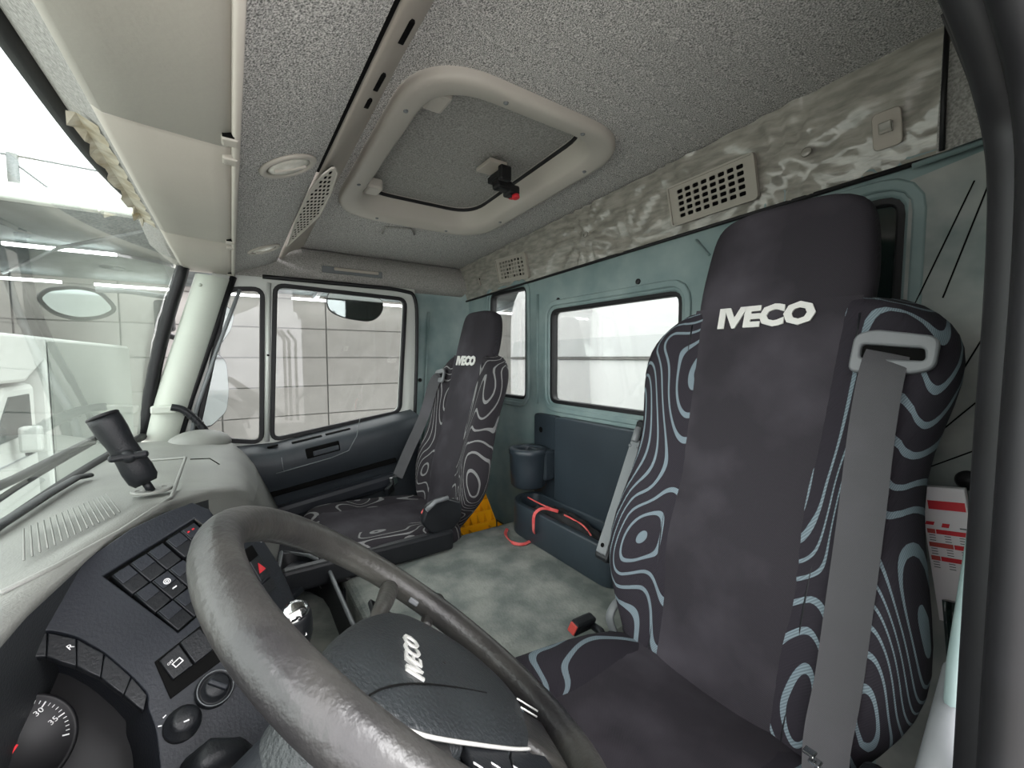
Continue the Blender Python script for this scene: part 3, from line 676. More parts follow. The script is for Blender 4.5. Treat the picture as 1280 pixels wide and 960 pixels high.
# gauge
gc = V((0.6473, 0.2081, 0.8018))
gu, gv = X_*.9+Z_*0, None
gn = (V((0, 0, 1.22))-gc).normalized()*.4+V((-.35, -.6, .6)); gn.normalize(); gu = V((.75, -.6, .15)); gu = (gu-gn*gu.dot(gn)).normalized(); gv = gn.cross(gu)
ga = lathe('gauge', [(.052, -.01), (.052, .001), (.050, .003), (.047, .003), (.0465, 0), (.001, 0)], gc, gn, M['black'], db, seg=40)
for k in range(41):
    an = math.radians(215-k*6.4); rr = .044; ln = .006 if k % 5 == 0 else .0032
    d = gu*math.cos(an)+gv*math.sin(an); e = gv*math.cos(an)-gu*math.sin(an)
    boxo('tick', gc+d*(rr-ln/2)+gn*.0006, (ln, .0007 if k % 5 else .0013, .0004), M['ink'], ga, rotm(d, e), bev=0)
for k, s_ in enumerate(['0', '5', '10', '15', '20', '25', '30', '35']):
    an = math.radians(215-k*32); d = gu*math.cos(an)+gv*math.sin(an)
    text('numeral', s_, .0085, gc+d*.0335+gn*.0006, gu, gv, M['ink'], ga, ext=.0002)
text('lettering', 'x100', .006, gc+gv*.012+gn*.0006, gu, gv, M['ink'], ga, ext=.0002)
boxo('needle', gc+(gu*-.5+gv*-.2)*.03+gn*.003, (.036, .002, .001), M['redb'], ga, rotm(gu*-.5+gv*-.2, gv), bev=0)
# switch bank 5 x 3
aplate('switch_well', swh, [], .004, -.016, M['hole'], db)
sw_w, sw_h = .0222, .0388
for c in range(5):
    for r_ in range(3):
        s0 = .0035+c*sw_w+ (.003 if c >= 3 else 0)+r_*.001; t0 = .001+r_*sw_h
        s1, t1 = s0+sw_w-.0012, t0+sw_h-.0014
        if c == 4 and r_ == 0: pass
        sw = aplate('rocker_switch', [(s0, t0), (s1, t0), (s1, t1), (s0, t1)], [], .012, -.003, M['plast'], db, bevel=.0012)
        tm = (t0+t1)/2
        aplate('rocker_step', [(s0+.0012, t0+.0012), (s1-.0012, t0+.0012), (s1-.0012, tm), (s0+.0012, tm)], [], .003, -.0006, M['panel'], sw, bevel=.0008)
cS, cT = .0035+1.5*sw_w, .001+1.5*sw_h
disc('symbol_ring', ap(cS-.0002, cT-.006, -.0004), U_, W_, .0042, .0006, M['ink'], db, holes=[circ(0, 0, .0032)])
disc('symbol_dot', ap(cS-.0002, cT-.006, -.0004), U_, W_, .0022, .0006, M['ink'], db, holes=[circ(0, 0, .0012)])
boxo('marker', ap(cS+.001, cT+.007, -.0022), (.0055, .0016, .0012), M['ink'], db, rotm(U_, W_), bev=0)
for dx in (-.0035, .0035): boxo('warning_mark', ap(.0035+4.5*sw_w+dx, .010, .0004), (.003, .002, .0006), M['redb'], db, rotm(U_, W_), bev=0)
aplate('orange_trim', [(.1175, -.002), (.1195, -.002), (.1215, .03), (.1195, .03)], [], .004, .001, M['chrome'], db)
# lower pair of switches
lw = [(-0.0319, 0.1316), (0.0152, 0.1343), (0.01, 0.1735), (-0.0445, 0.1737)]
aplate('switch_bezel', [(-0.0333, 0.1282), (0.0224, 0.1322), (0.0179, 0.188), (-0.0484, 0.1752)], [], .004, .003, M['hole'], db, bevel=.001)
a0 = [(-0.0315, 0.1323), (-0.0079, 0.1324), (-0.0141, 0.1651), (-0.036, 0.1609)]; a1 = [(-0.0057, 0.1322), (0.0181, 0.1348), (0.0137, 0.1689), (-0.0119, 0.1651)]
for q in (a0, a1): aplate('rocker_switch', q, [], .008, .008, M['plast'], db, bevel=.0012)
q = (-0.0221, 0.1488)
plate('symbol_frame', rect(-.005, -.004, .005, .003), [rect(-.004, -.003, .004, .002)], .0006, ap(q[0], q[1], .0083), U_, W_, M['ink'], db)
text('symbol_text', 'OFF', .004, ap(q[0]-.0045, q[1]-.0055, .0085), U_, W_, M['ink'], db, ext=.0002)
# rotary light knob and lever switch
q = (-0.0163, 0.2059)
kb = lathe('light_knob', [(.021, 0), (.021, .006), (.018, .008), (.0175, .003), (.0145, .003), (.0135, .014), (.011, .016)], ap(q[0], q[1], 0), NU, M['plast'], db, seg=28)
boxo('knob_grip', ap(q[0], q[1], .017), (.006, .024, .008), M['panel'], kb, rotm(U_+W_*.3, W_), bev=.002)
tube('knob_ring', [ap(q[0]+.0195*math.cos(a), q[1]+.0195*math.sin(a), .0075) for a in [2*PI*i/28 for i in range(28)]], .0007, M['grey_pl'], kb, closed=True, seg=5)
boxo('knob_marker', ap((-0.0129, 0.2221)[0], (-0.0129, 0.2221)[1], .001), (.005, .0014, .001), M['ink'], db, rotm(U_*.5+W_, W_), bev=0)
q = (-0.0574, 0.2064)
lathe('mirror_knob', [(.019, 0), (.018, .006), (.016, .007), (.014, .018), (.010, .021)], ap(q[0], q[1], 0), NU, M['plast'], db, seg=24)
boxo('knob_marker', ap((-0.0594, 0.209)[0], (-0.0594, 0.209)[1], .022), (.005, .0014, .001), M['ink'], db, rotm(U_*.8-W_*.5, W_), bev=0)
for k, (px_, pz_) in enumerate([(-.014, -.017), (-.006, -.021), (.0, -.016)]):
    boxo('symbol_arrow', ap(q[0]+px_, q[1]+pz_, .004), (.0035, .0012, .0008), M['ink'], db, rotm(U_+W_*(k-1), W_), bev=0)
# centre stack face turned to the seats, with the hazard switch
B0 = V((0.7563, -0.0225, 0.8843)); BN = V((-.50, -.72, .48)).normalized(); BUx = V((.80, -.58, 0)); BUx = (BUx-BN*BUx.dot(BN)).normalized(); BV = BN.cross(BUx)
plate('centre_stack', rounded([(-.035, .07), (.0, .09), (.042, .07), (.048, -.02), (.035, -.10), (.0, -.13), (-.03, -.10)], .025), [], .02, B0-BN*.02, BUx, BV, M['panel'], db, bevel=.004)
hz = plate('hazard_switch', rect(-.012, -.018, .012, .018, .002), [], .006, B0, BUx, BV, M['plast'], db, bevel=.001)
plate('hazard_triangle', [(-.008, -.006), (.008, -.006), (0, .009)], [[(-.003, -.0028), (.003, -.0028), (0, .003)]], .0008, B0+BN*.006, BUx, BV, M['redb'], hz)
plate('hazard_core', [(-.003, -.0028), (.003, -.0028), (0, .003)], [], .0008, B0+BN*.006, BUx, BV, M['red'], hz)
for dv in (.028, -.032): plate('blank_switch', rect(-.012, dv-.01, .012, dv+.01, .002), [], .004, B0, BUx, BV, M['hole' if dv > 0 else 'plast'], db, bevel=.001)
text('mark', '1', .009, B0+BUx*.034+BV*.035+BN*.0012, BUx, BV, M['ink'], db, ext=.0002)

# gear selector
gs = thing('gear_selector', 'stubby gear selector knob with chrome cap behind the wheel rim', 'gear lever', (0.6723, -0.0673, 0.8119))
k0 = V((0.6462, -0.0705, 0.8135)); k1 = V((0.6361, -0.0571, 0.8805)); ax = (k1-k0).normalized()
tube('stalk', [k0-ax*.10, k0], .009, M['plast'], gs, seg=10)
lathe('knob', [(.012, 0), (.017, .012), (.020, .03), (.021, .043), (.018, .05)], k0, ax, M['plast'], gs, seg=20)
lathe('chrome_cap', [(.0185, .046), (.0195, .049), (.018, .056), (.010, .062), (.001, .063)], k0, ax, M['chrome'], gs, seg=20)
ribbon('chrome_strip', [k0+ax*h+(V((0, 0, 1.22))-k0).normalized()*(.021+.001) for h in (.005, .02, .035, .05)], (ax.cross(V((0, 0, 1.22))-k0)), .014, .002, M['chrome'], gs)
# floor tray with cup holder in front of the tunnel
tray = thing('console_tray', 'black console tray with pale rim and cup holder in front of tunnel mat', 'tray', (1.1758, -0.1721, 0.53))
rim = [(1.5434, -0.1155, 0.575), (1.4696, -0.1849, 0.575), (1.397, -0.2162, 0.575), (1.3205, -0.2235, 0.575), (1.2453, -0.2227, 0.575), (1.0281, -0.2213, 0.575), (0.9496, -0.2243, 0.575), (0.8933, -0.1741, 0.575), (1.0744, -0.039, 0.575)]
R_ = [V(p) for p in rim]; Cc = sum(R_, V((0, 0, 0)))/len(R_)
tube('rim', R_, .006, M['grey_pl'], tray, closed=True, seg=8)
grid('wall', [[p for p in R_], [lerp(p, Cc, .06)+V((0, 0, -.05)) for p in R_], [lerp(p, Cc, .12)+V((0, 0, -.115)) for p in R_]], M['plast'], tray, closed_u=True)
bm = bmesh.new(); bm.faces.new([bm.verts.new(lerp(p, Cc, .1)+V((0, 0, -.11))) for p in R_]); ob('tray_bottom', bm, M['carpet'], tray)
ch = V((1.3978, -0.1584, 0.545))
plate('cup_shelf', rounded([(-.17, -.075), (.10, -.055), (.13, 0), (.10, .05), (-.17, .07)], .03), [circ(-.045, 0, .05, 20)], .02, ch+V((.02, .01, -.01)), V((.75, -.66, 0)), V((.66, .75, 0)), M['panel'], tray, bevel=.003)

# phone clamp on the dash
pm = thing('phone_mount', 'black double-socket phone mount arm screwed to the dash top', 'phone mount', (1.0842, 0.1393, 0.955))
m0, m1 = V((1.0449, 0.1442, 0.9789)), V((1.044, 0.1993, 1.1135))
ax = (m1-m0).normalized(); vw = (V((0, 0, 1.22))-m0).normalized(); sd = ax.cross(vw).normalized()
def arm_half(s):
    rows = []
    for h, w, d in [(0, .017, .010), (.010, .023, .014), (.03, .024, .0165), (.06, .0215, .014), (.085, .021, .014), (.11, .0235, .0165), (.128, .024, .0165), (.142, .0235, .014)]:
        h *= m_len/.142
        rows.append([m0+ax*h+sd*w*math.cos(a)+vw*(s*.0035+s*d*max(0, math.sin(a)*1.0)) for a in [PI*i/8 for i in range(9)]]+[m0+ax*h+sd*-w*.98+vw*s*.0035*.2, m0+ax*h+sd*w*.98+vw*s*.0035*.2])
    return rows
m_len = (m1-m0).length
for s in (1, -1): grid('clamp_half', arm_half(s), M['plast'], pm, closed_u=True, caps=True)
tube('socket_lip', [m1+sd*.021*math.cos(a)+vw*.018*math.sin(a)-ax*.001 for a in [PI*.0+2*PI*i/20*.85 for i in range(20)]], .0035, M['black'], pm, seg=8)
kc = lerp(m0, m1, .40)
lathe('knob_hub', [(.010, .012), (.012, .02), (.012, .034), (.008, .040)], kc, vw, M['plast'], pm, seg=16)
kn = boxo('wing_knob', kc+vw*.034, (.056, .013, .013), M['plast'], pm, rotm(-sd+ax*.35, ax), bev=.005)
tube('ball_stem', [m0-ax*.018, m0+ax*.004], .007, M['plast'], pm, seg=12)
bN = V((0, -.02, 1)); bc = V((1.0573, 0.1382, 0.962))
disc('round_base', bc-bN*.003, (1, .0, .0), (0, 1, .0), .032, .006, M['dash_top'], pm, seg=28, bev=.0015, holes=[circ(.02*math.cos(a), .02*math.sin(a), .0045, 10) for a in (.3, 1.9, 3.4, 5.0)])
for a in (.3, 1.9, 3.4, 5.0): lathe('screw', [(.004, 0), (.004, .0015)], bc+V((.02*math.cos(a), .02*math.sin(a), -.001)), Z_, M['steel'], pm, seg=8)

# ================================================================ steering wheel
wc = V((.413, -.151, .914)); wa = .72
e1 = V((1, 0, 0)); e2 = V((0, math.cos(wa), math.sin(wa))); wn = V((0, -math.sin(wa), math.cos(wa)))
tr_ = math.radians(-22.5); w1 = e1*math.cos(tr_)+e2*math.sin(tr_); w2 = -e1*math.sin(tr_)+e2*math.cos(tr_)
sw = thing('steering_wheel', 'large worn grey steering wheel turned slightly right with dark airbag pad', 'steering wheel', wc-wn*.12)
def wp_(a, b, c=0): return wc+w1*a+w2*b+wn*c
RR, rr = .222, .019
bm = bmesh.new(); n1, n2 = 96, 20; ring = []
for i in range(n1):
    t = 2*PI*i/n1; ring.append([bm.verts.new(wp_(math.cos(t)*(RR+rr*math.cos(2*PI*j/n2)), math.sin(t)*(RR+rr*math.cos(2*PI*j/n2)), rr*1.02*math.sin(2*PI*j/n2))) for j in range(n2)])
for i in range(n1):
    for j in range(n2): bm.faces.new((ring[i][j], ring[(i+1) % n1][j], ring[(i+1) % n1][(j+1) % n2], ring[i][(j+1) % n2]))
ob('rim', bm, M['rim'], sw, smooth=True)
# pad: domed shield with rounded corners
pq = rounded([(-.17, .06), (-.13, .092), (-.063, .082), (0, .064), (.061, .039), (.108, .005), (.132, -.05), (.136, -.109), (.104, -.155), (.06, -.175), (-.03, -.155), (-.086, -.122), (-.126, -.062), (-.158, -.005)], .02, 4)
pc = (-.012, -.035); rows = []
for f_, h_ in [(1.0, -.07), (1.0, -.03), (.99, -.014), (.965, -.006), (.92, -.002), (.8, .001), (.6, .003), (.3, .004), (.02, .004)]:
    rows.append([wp_(lerp(pc[0], p[0], f_), lerp(pc[1], p[1], f_), h_) for p in pq])
grid('airbag_pad', rows, M['pad'], sw, closed_u=True)
tube('pad_crease', smoothpath([(0.2789, -0.0703, 0.9895), (0.2938, -0.0844, 0.9777), (0.3107, -0.1051, 0.9598), (0.3271, -0.132, 0.9363), (0.3444, -0.1672, 0.9051), (0.3629, -0.2116, 0.8655)]), .0008, M['hole'], sw, seg=6)
text('logo_lettering', 'IVECO', .027, (0.3716, -0.1356, 0.9335), w1, w2, M['silver'], sw, ext=.0010, off=.0006, sx=1.15)
for q in [[(0.4921, -0.1315, 0.9018), (0.5107, -0.1437, 0.9018), (0.5451, -0.16, 0.8915), (0.6012, -0.1828, 0.8728)], [(0.5659, -0.2258, 0.8192), (0.593, -0.2408, 0.8167), (0.6131, -0.256, 0.814), (0.6549, -0.2825, 0.7947)]]:
    pts = smoothpath(q); tube('spoke_arm', pts, [lerp(.008, .014, i/(len(pts)-1)) for i in range(len(pts))], M['rim'], sw, seg=14)
plate('spoke_web', [(.085, .035), (.085, -.06), (.15, -.05), (.195, -.045), (.195, .04), (.14, .03)], [], .008, wc-wn*.040, w1, w2, M['plast'], sw, bevel=.002)
plate('spoke_web', [(-.085, .06), (-.15, .05), (-.195, .045), (-.195, -.04), (-.14, -.03), (-.085, -.035)], [], .020, wc-wn*.025, w1, w2, M['rim'], sw, bevel=.006)
plate('spoke_web', [(-.03, -.12), (-.045, -.20), (.045, -.20), (.03, -.12)], [], .020, wc-wn*.025, w1, w2, M['rim'], sw, bevel=.006)
boxo('spoke_clip', (0.5941, -0.2182, 0.8471), (.016, .007, .008), M['belt_pl'], sw, rotm(w2, w1), bev=.002)
def wquad(name, q, th, mt, parent, bev=.002):
    P_ = [V(p) for p in q]; O = P_[0]; return plate(name, [((p-O).dot(w1), (p-O).dot(w2)) for p in P_], [], th, O, w1, w2, mt, parent, bevel=bev)
for q, mk in (([(0.2753, -0.1345, 0.9125), (0.2914, -0.1851, 0.8682), (0.252, -0.1696, 0.8817), (0.2427, -0.1359, 0.9113)], [(0.2546, -0.1413, 0.9178), (0.2613, -0.1607, 0.9008)]), ([(0.2926, -0.1884, 0.8653), (0.3027, -0.2378, 0.8219), (0.2699, -0.2344, 0.8249), (0.2531, -0.1734, 0.8784)], [(0.2662, -0.1848, 0.8797)])):
    bt = wquad('button', q, .008, M['plast'], sw)
    for p in mk: boxo('button_mark', p, (.002, .009, .0006), M['ink'], bt, rotm(w1, w2), bev=0)
wquad('button_bezel', [(0.2866, -0.1182, 0.9162), (0.3122, -0.175, 0.8663), (0.3447, -0.2753, 0.7784), (0.2807, -0.2644, 0.7879), (0.2409, -0.1103, 0.9231)], .006, M['panel'], sw)
tube('pad_lower_trim', smoothpath([(0.2634, -0.0897, 0.9664), (0.2644, -0.1091, 0.9494), (0.2733, -0.1461, 0.917), (0.2889, -0.1944, 0.8732), (0.3017, -0.2234, 0.8465)]), .0016, M['silver'], sw, seg=6)
for q in [[(0.3885, -0.2684, 0.8137), (0.379, -0.2925, 0.7925)], [(0.3694, -0.2608, 0.8204), (0.3629, -0.2789, 0.8045)]]: tube('silver_trim', q, .0010, M['silver'], sw, seg=6)
# steering column and stalks
cg = thing('steering_column', 'dark steering column shroud below the wheel hub', 'steering column', wc-wn*.35+e2*.05)
tube('shroud', [wc-wn*.075, wc-wn*.12, wc-wn*.22+e2*.02, wc-wn*.36+e2*.06], [.055, .07, .075, .07], M['panel'], cg, seg=24)
tube('stalk', [wc-wn*.12+e2*.03, wc-wn*.115-e1*.10+e2*.05, wc-wn*.105-e1*.17+e2*.07], [.008, .008, .011], M['plast'], cg, seg=12)
# knee trim by the column
kt = thing('knee_trim', 'grey curved lower trim panel left of the steering column', 'trim panel', (0.4995, -0.018, 0.8029))
grid('trim_panel', [[(0.6797, -0.0096, 0.7156), (0.6314, 0.0085, 0.7154), (0.5758, 0.0158, 0.7133)], [(0.6678, -0.0253, 0.6984), (0.6288, -0.0104, 0.6901), (0.5646, 0.0002, 0.7037)], [(0.7209, -0.0446, 0.6145), (0.7132, -0.0516, 0.5765), (0.6644, -0.052, 0.5739)], [(0.7095, -0.1206, 0.5039), (0.7074, -0.1192, 0.4636), (0.7053, -0.1177, 0.4233)]], M['grey_pl'], kt, solid=.008)
# driver's keys / boot: dark rounded cover bottom left
lc = thing('column_lever', 'dark rounded lever end at the bottom below the light knob', 'lever', (0.5312, 0.0305, 0.7899))
tube('lever_end', [(0.5559, 0.0524, 0.7627), (0.5457, 0.0358, 0.7759), (0.5552, 0.0158, 0.7603), (0.5901, 0.0006, 0.718)], [.016, .02, .018, .012], M['plast'], lc, seg=14)

# ================================================================ seats
def yfl(z, x=0, w=.25):
    base = -.225-.24*(z-.685)+.012*math.exp(-((z-.86)/.1)**2)
    return base
RWS = [(.58, .17, .0), (.62, .19, .01), (.68, .225, .02), (.74, .252, .03), (.80, .263, .038), (.88, .255, .04), (.96, .238, .036), (1.05, .228, .032), (1.12, .243, .032), (1.19, .257, .03), (1.235, .254, .024), (1.27, .238, .014), (1.30, .205, .006), (1.325, .16, .0)]
def back_w(z):
    for a, b in zip(RWS, RWS[1:]):
        if a[0] <= z <= b[0]:
            t = (z-a[0])/(b[0]-a[0]); return lerp(a[1], b[1], t), lerp(a[2], b[2], t)
    return RWS[-1][1:]
def fpt(x, z, o=0):
    w, b = back_w(z); q = min(1, abs(x)/max(w, .01)); y = yfl(z)
    bol = b*max(0, min(1, (q-.50)/.35))**1.5
    rnd = -.05*max(0, (q-.84)/.16)**2.2
    return V((x, y+bol+rnd+o, z))
def make_seat(nm, label, loc, out, mt, group):
    """out = +1 / -1: side of the outer wall (belt side)"""
    t = thing(nm, label, 'seat', loc, group); L_ = dict(local=True)
    N_ = 15; rows = []
    for (z, w, b) in RWS:
        th = lerp(.095, .075, (z-.58)/.75)
        if out > 0 and z < .80: w *= lerp(.62, 1, (z-.58)/.22); th *= lerp(.5, 1, (z-.58)/.22)
        fr = [fpt(w*math.sin(u*PI/2)*1.0, z) for u in [lerp(-1, 1, i/(N_-1)) for i in range(N_)]]
        yb = yfl(z)-th; bk = [V((w*.985*x_, yb-(.015 if abs(x_) < .95 else -.025), z)) for x_ in (1, .9, .4, 0, -.4, -.9, -1)]
        mid1 = V((w*1.01, (fr[-1].y+yb)/2, z)); mid0 = V((-w*1.01, (fr[0].y+yb)/2, z))
        rows.append(fr+[mid1]+bk+[mid0])
    bmr = grid('backrest', rows, mt, t, closed_u=True, caps=True, sub=1, **L_)
    # plain centre strip
    cw = lambda z: lerp(.118, .142, min(1, max(0, (z-.62)/.6)))
    zs = [.60+.72*i/24 for i in range(25)]
    rows = []
    for z in zs:
        w = cw(z) if z < 1.29 else min(cw(z), back_w(z)[0]*.93)
        r0 = [fpt(w*u, z, .0045) for u in (-1, -.75, -.5, -.2, 0, .2, .5, .75, 1)]
        r0[0] = fpt(-w*1.01, z, -.004); r0[-1] = fpt(w*1.01, z, -.004); rows.append(r0)
    grid('centre_panel', rows, M['plain'], t, **L_)
    for s in (-1, 1):
        tube('seam', [fpt(s*cw(z)*1.01, z, .001) for z in zs[:-1]], .0016, M['plast'], t, seg=5, local=True)
    # headrest
    rows = []
    for (z, w, th) in [(1.272, .130, .07), (1.29, .146, .082), (1.33, .150, .088), (1.38, .148, .088), (1.425, .143, .085), (1.46, .138, .080), (1.485, .129, .070), (1.50, .110, .055), (1.509, .065, .03)]:
        y = yfl(z)+.006; rows.append([V((w*math.copysign(abs(math.cos(a))**.55, math.cos(a)), y-th/2+.5*th*math.copysign(abs(math.sin(a))**.6, math.sin(a)), z)) for a in [2*PI*i/28+.001 for i in range(28)]])
    grid('headrest', rows, M['plain'], t, closed_u=True, caps=True, sub=1, **L_)
    zt = 1.295; text('logo_lettering', 'IVECO', .052, (0, yfl(zt)+.0085, zt), (-1, 0, 0), (0, -.24, 1), M['silver'], t, ext=.0015, off=.0030, sx=1.12, local=True)
    # cushion
    def cush(z0, z1, pts):
        rws = []
        for (y, hw, top) in pts:
            rws.append([V((hw*x_, y, z)) for x_, z in [(-1, z0), (-1.02, lerp(z0, top, .5)), (-.98, top-.02), (-.88, top+.006), (-.62, top-.004), (-.3, top-.012), (0, top-.014), (.3, top-.012), (.62, top-.004), (.88, top+.006), (.98, top-.02), (1.02, lerp(z0, top, .5)), (1, z0)]])
        return rws
    boxo('base_skirt', (-out*.215, .0, .46), (.03, .52, .16), M['plast'], t, bev=.01, **L_)
    dzc = -.045 if out < 0 else 0
    pts = [(a_, b_, c_+dzc) for a_, b_, c_ in [(-.26, .17, .665), (-.23, .20, .690), (-.15, .235, .700), (-.02, .252, .704), (.10, .258, .712), (.19, .256, .716), (.235, .250, .706), (.262, .236, .67), (.268, .22, .62)]]
    grid('cushion', cush(.575, 0, pts), mt, t, closed_u=True, caps=True, sub=1, **L_)
    def ct(x, y, o=.004):
        for a, b in zip(pts, pts[1:]):
            if a[0] <= y <= b[0]:
                k = (y-a[0])/(b[0]-a[0]); hw, tp = lerp(a[1], b[1], k), lerp(a[2], b[2], k); break
        q = abs(x)/hw; prof = [(0, -.014), (.3, -.012), (.62, -.004), (.88, .006), (1, -.02)]
        for a, b in zip(prof, prof[1:]):
            if a[0] <= q <= b[0]: return V((x, y, tp+lerp(a[1], b[1], (q-a[0])/(b[0]-a[0]))+o))
        return V((x, y, tp))
    rows = []
    for i in range(19):
        y = lerp(-.235, .215, i/18); w = .145
        r0 = [ct(w*u, y, .003) for u in (-1, -.7, -.4, 0, .4, .7, 1)]; r0[0] += V((0, 0, -.006)); r0[-1] += V((0, 0, -.006)); rows.append(r0)
    grid('cushion_centre', rows, M['plain'], t, **L_)
    # base and side shields
    boxo('seat_base', (0, .0, .51), (.46, .46, .13), M['plast'], t, bev=.02, **L_)
    boxo('pedestal', (0, -.01, .24), (.34, .36, .42), M['plast'], t, bev=.03, **L_)
    for s in (-1, 1): boxo('side_shield', (s*.245, -.03, .555), (.03, .46, .075), M['panel'], t, bev=.012, **L_)
    # belt guide: grey collar near the shoulder, outboard
    gx, gz = out*.190, 1.225
    o0 = fpt(gx, gz, .004)
    ring = rounded([(-.045, -.03), (-.042, .028), (-.02, .036), (.052, .022), (.05, -.022), (.03, -.03)] if out > 0 else [(.045, -.03), (.042, .028), (.02, .036), (-.052, .022), (-.05, -.022), (-.03, -.03)], .014)
    hole = rounded([(-.032, -.008), (-.032, .014), (.038, .006), (.04, -.012)] if out > 0 else [(.032, -.008), (.032, .014), (-.038, .006), (-.04, -.012)], .006)
    gu_, gv_ = V((-1, 0, 0)), V((0, -.24, 1))
    ring = [(-p[0], p[1]) for p in ring]; hole = [(-p[0], p[1]) for p in hole]
    gd = plate('belt_guide', ring, [hole], .012, o0+V((0, .0, 0)), gu_, gv_, M['belt_pl'], t, bevel=.003, local=True)
    plate('slot_shadow', hole, [], .002, o0+V((0, .001, 0)), gu_, gv_, M['hole'], gd, local=True)
    return t
SG = 'pair of cab seats in swirl upholstery'
ds = make_seat('driver_seat', 'near driver seat with large silver lettering and tall plain headrest', (.385, -.455, 0), -1, M['seat'], SG)
ps = make_seat('passenger_seat', 'far passenger seat beside the passenger door', (1.585, -.465, -.075), 1, M['seat2'], SG)
ps.location.z = -.09

# ---- seat extras: armrest, belts, buckles
def bpl(x, z, o=0): return V((x, -.68-.24*(z-.685)+o, z))
ar = lambda a, b, t: lerp(V(a), V(b), t)
aT, aB = V((.672, -.872, 1.055)), V((.672, -.722, .735))
ax = (aT-aB).normalized(); an = V((0, ax.z, -ax.y)).normalized()
arm = boxo('armrest', (aT+aB)/2, (.042, .052, (aT-aB).length), M['plast'], ds, rotm(X_, Y_) if False else Matrix((X_, an, ax)).transposed(), bev=.008)
boxo('cover_strip', (aT+aB)/2+an*.027-ax*.02, (.031, .006, (aT-aB).length-.07), M['grey_pl'], arm, Matrix((X_, an, ax)).transposed(), bev=.003)
lathe('height_knob', [(.008, 0), (.0095, .003), (.0095, .035), (.006, .038)], aT+an*.033-ax*.062, ax, M['belt_pl'], arm, seg=14)
for dx in (-.01, .012): lathe('screw', [(.004, 0), (.004, .002)], aT+an*.03-ax*.072+X_*dx, an, M['steel'], arm, seg=10)
lathe('screw_hole', [(.005, 0), (.005, .001)], aB+an*.0305+ax*.035, an, M['hole'], arm, seg=10)
# driver belt over the outboard bolster
bp_ = [bpl(.198, 1.235, .012), bpl(.197, 1.20, .038), bpl(.197, 1.12, .048), bpl(.196, 1.0, .046), bpl(.196, .88, .046), bpl(.198, .78, .040), bpl(.20, .70, .045), bpl(.19, .63, .05)]
ribbon('seat_belt', smoothpath(bp_), (1, .25, 0), .050, .0025, M['belt'], ds)
boxo('belt_anchor_cover', (.145, -.635, .66), (.045, .06, .10), M['plast'], ds, bev=.015)
for k in range(3): boxo('chrome_tongue', (0.1999, -0.5805, 0.73)+V((0, 0, 0)) if False else V((0.191, -0.5597, 0.7469))+V((-.006*k, 0, -.007*k)), (.012, .012, .003), M['chrome'], ds, bev=.001)
# inboard buckle and recliner bracket
bk = boxo('buckle', (0.7031, -0.6772, 0.5809), (.026, .075, .032), M['plast'], ds, rotm(V((.9, .1, .3)), V((.25, .8, .25))), bev=.006)
bkc = V((0.7031, -0.6772, 0.5809)); bd = V((.25, .8, .25)); tube('buckle_stalk', [bkc-V((.0, .03, .012)), V((.665, -.70, .575)), V((.62, -.69, .55))], .009, M['plast'], ds, seg=8)
bd = (bd-V((.9, .1, .3)).normalized()*bd.dot(V((.9, .1, .3)).normalized())).normalized()
relabel(boxo('red_release_button', bkc+bd*.038, (.020, .006, .024), M['red'], bk, rotm(V((.9, .1, .3)), V((.25, .8, .25))), bev=.002), 'faded red button')
tube('recliner_bracket', smoothpath([(0.651, -0.7976, 0.6425), (0.6587, -0.7493, 0.6346), (0.6574, -0.7211, 0.6056), (0.6389, -0.7178, 0.5721), (0.6447, -0.6899, 0.5604)]), .012, M['belt_pl'], ds, seg=8, flat=.4)
boxo('recliner_cover', (0.6603, -0.8109, 0.5653), (.03, .06, .06), M['plast'], ds, bev=.01)
lathe('bolt', [(.007, 0), (.007, .012)], (0.6233, -0.7775, 0.5778), (-.5, .7, .3), M['steel'], ds, seg=10)
# passenger belt
pg = V((1.585+.19, -.465+yfl(1.225)+.02, 1.135))
ribbon('seat_belt', smoothpath([pg, pg+V((.01, .03, -.03)), (1.8, -0.7243, 0.9523), (1.82, -0.653, 0.7902), (1.83, -0.6062, 0.6804)]), (.6, .8, 0), .048, .0025, M['belt'], ps)
pk = boxo('belt_tongue', (1.83, -0.5876, 0.6687), (.02, .045, .035), M['chrome'], ps, rotm((.8, .6, 0), (0, .4, 1)), bev=.004)
boxo('buckle_stalk', (1.83, -0.5687, 0.628), (.02, .04, .05), M['plast'], ps, rotm((.8, .6, 0), (0, .4, 1)), bev=.006)
hp_ = plate('hip_cover', rounded(yzl([(1.33, -0.5241, 0.6494), (1.33, -0.5453, 0.7097), (1.33, -0.6086, 0.7257), (1.33, -0.6779, 0.6947), (1.33, -0.6741, 0.6301), (1.33, -0.6353, 0.5975), (1.33, -0.5587, 0.6044)]), .015), [], .03, (1.33, 0, 0), Y_, Z_, M['plast'], ps, bevel=.006)
b2 = boxo('buckle', (1.4946, -0.6155, 0.5951), (.026, .07, .05), M['plast'], ps, rotm((1, 0, 0), (0, .7, .5)), bev=.008)
relabel(boxo('release_button', V((1.4842, -0.5984, 0.6243)), (.022, .028, .02), M['strap'], b2, rotm((1, 0, 0), (0, .7, .5)), bev=.003), 'pale red button')
tube('hip_cover_edge', [(1.325, -0.5372, 0.696), (1.325, -0.573, 0.7198), (1.325, -0.6186, 0.7252)], .008, M['belt_pl'], ps, seg=8)
boxo('side_rail', (1.335, -0.3664, 0.572), (.04, .54, .07), M['plast'], ps, bev=.01)

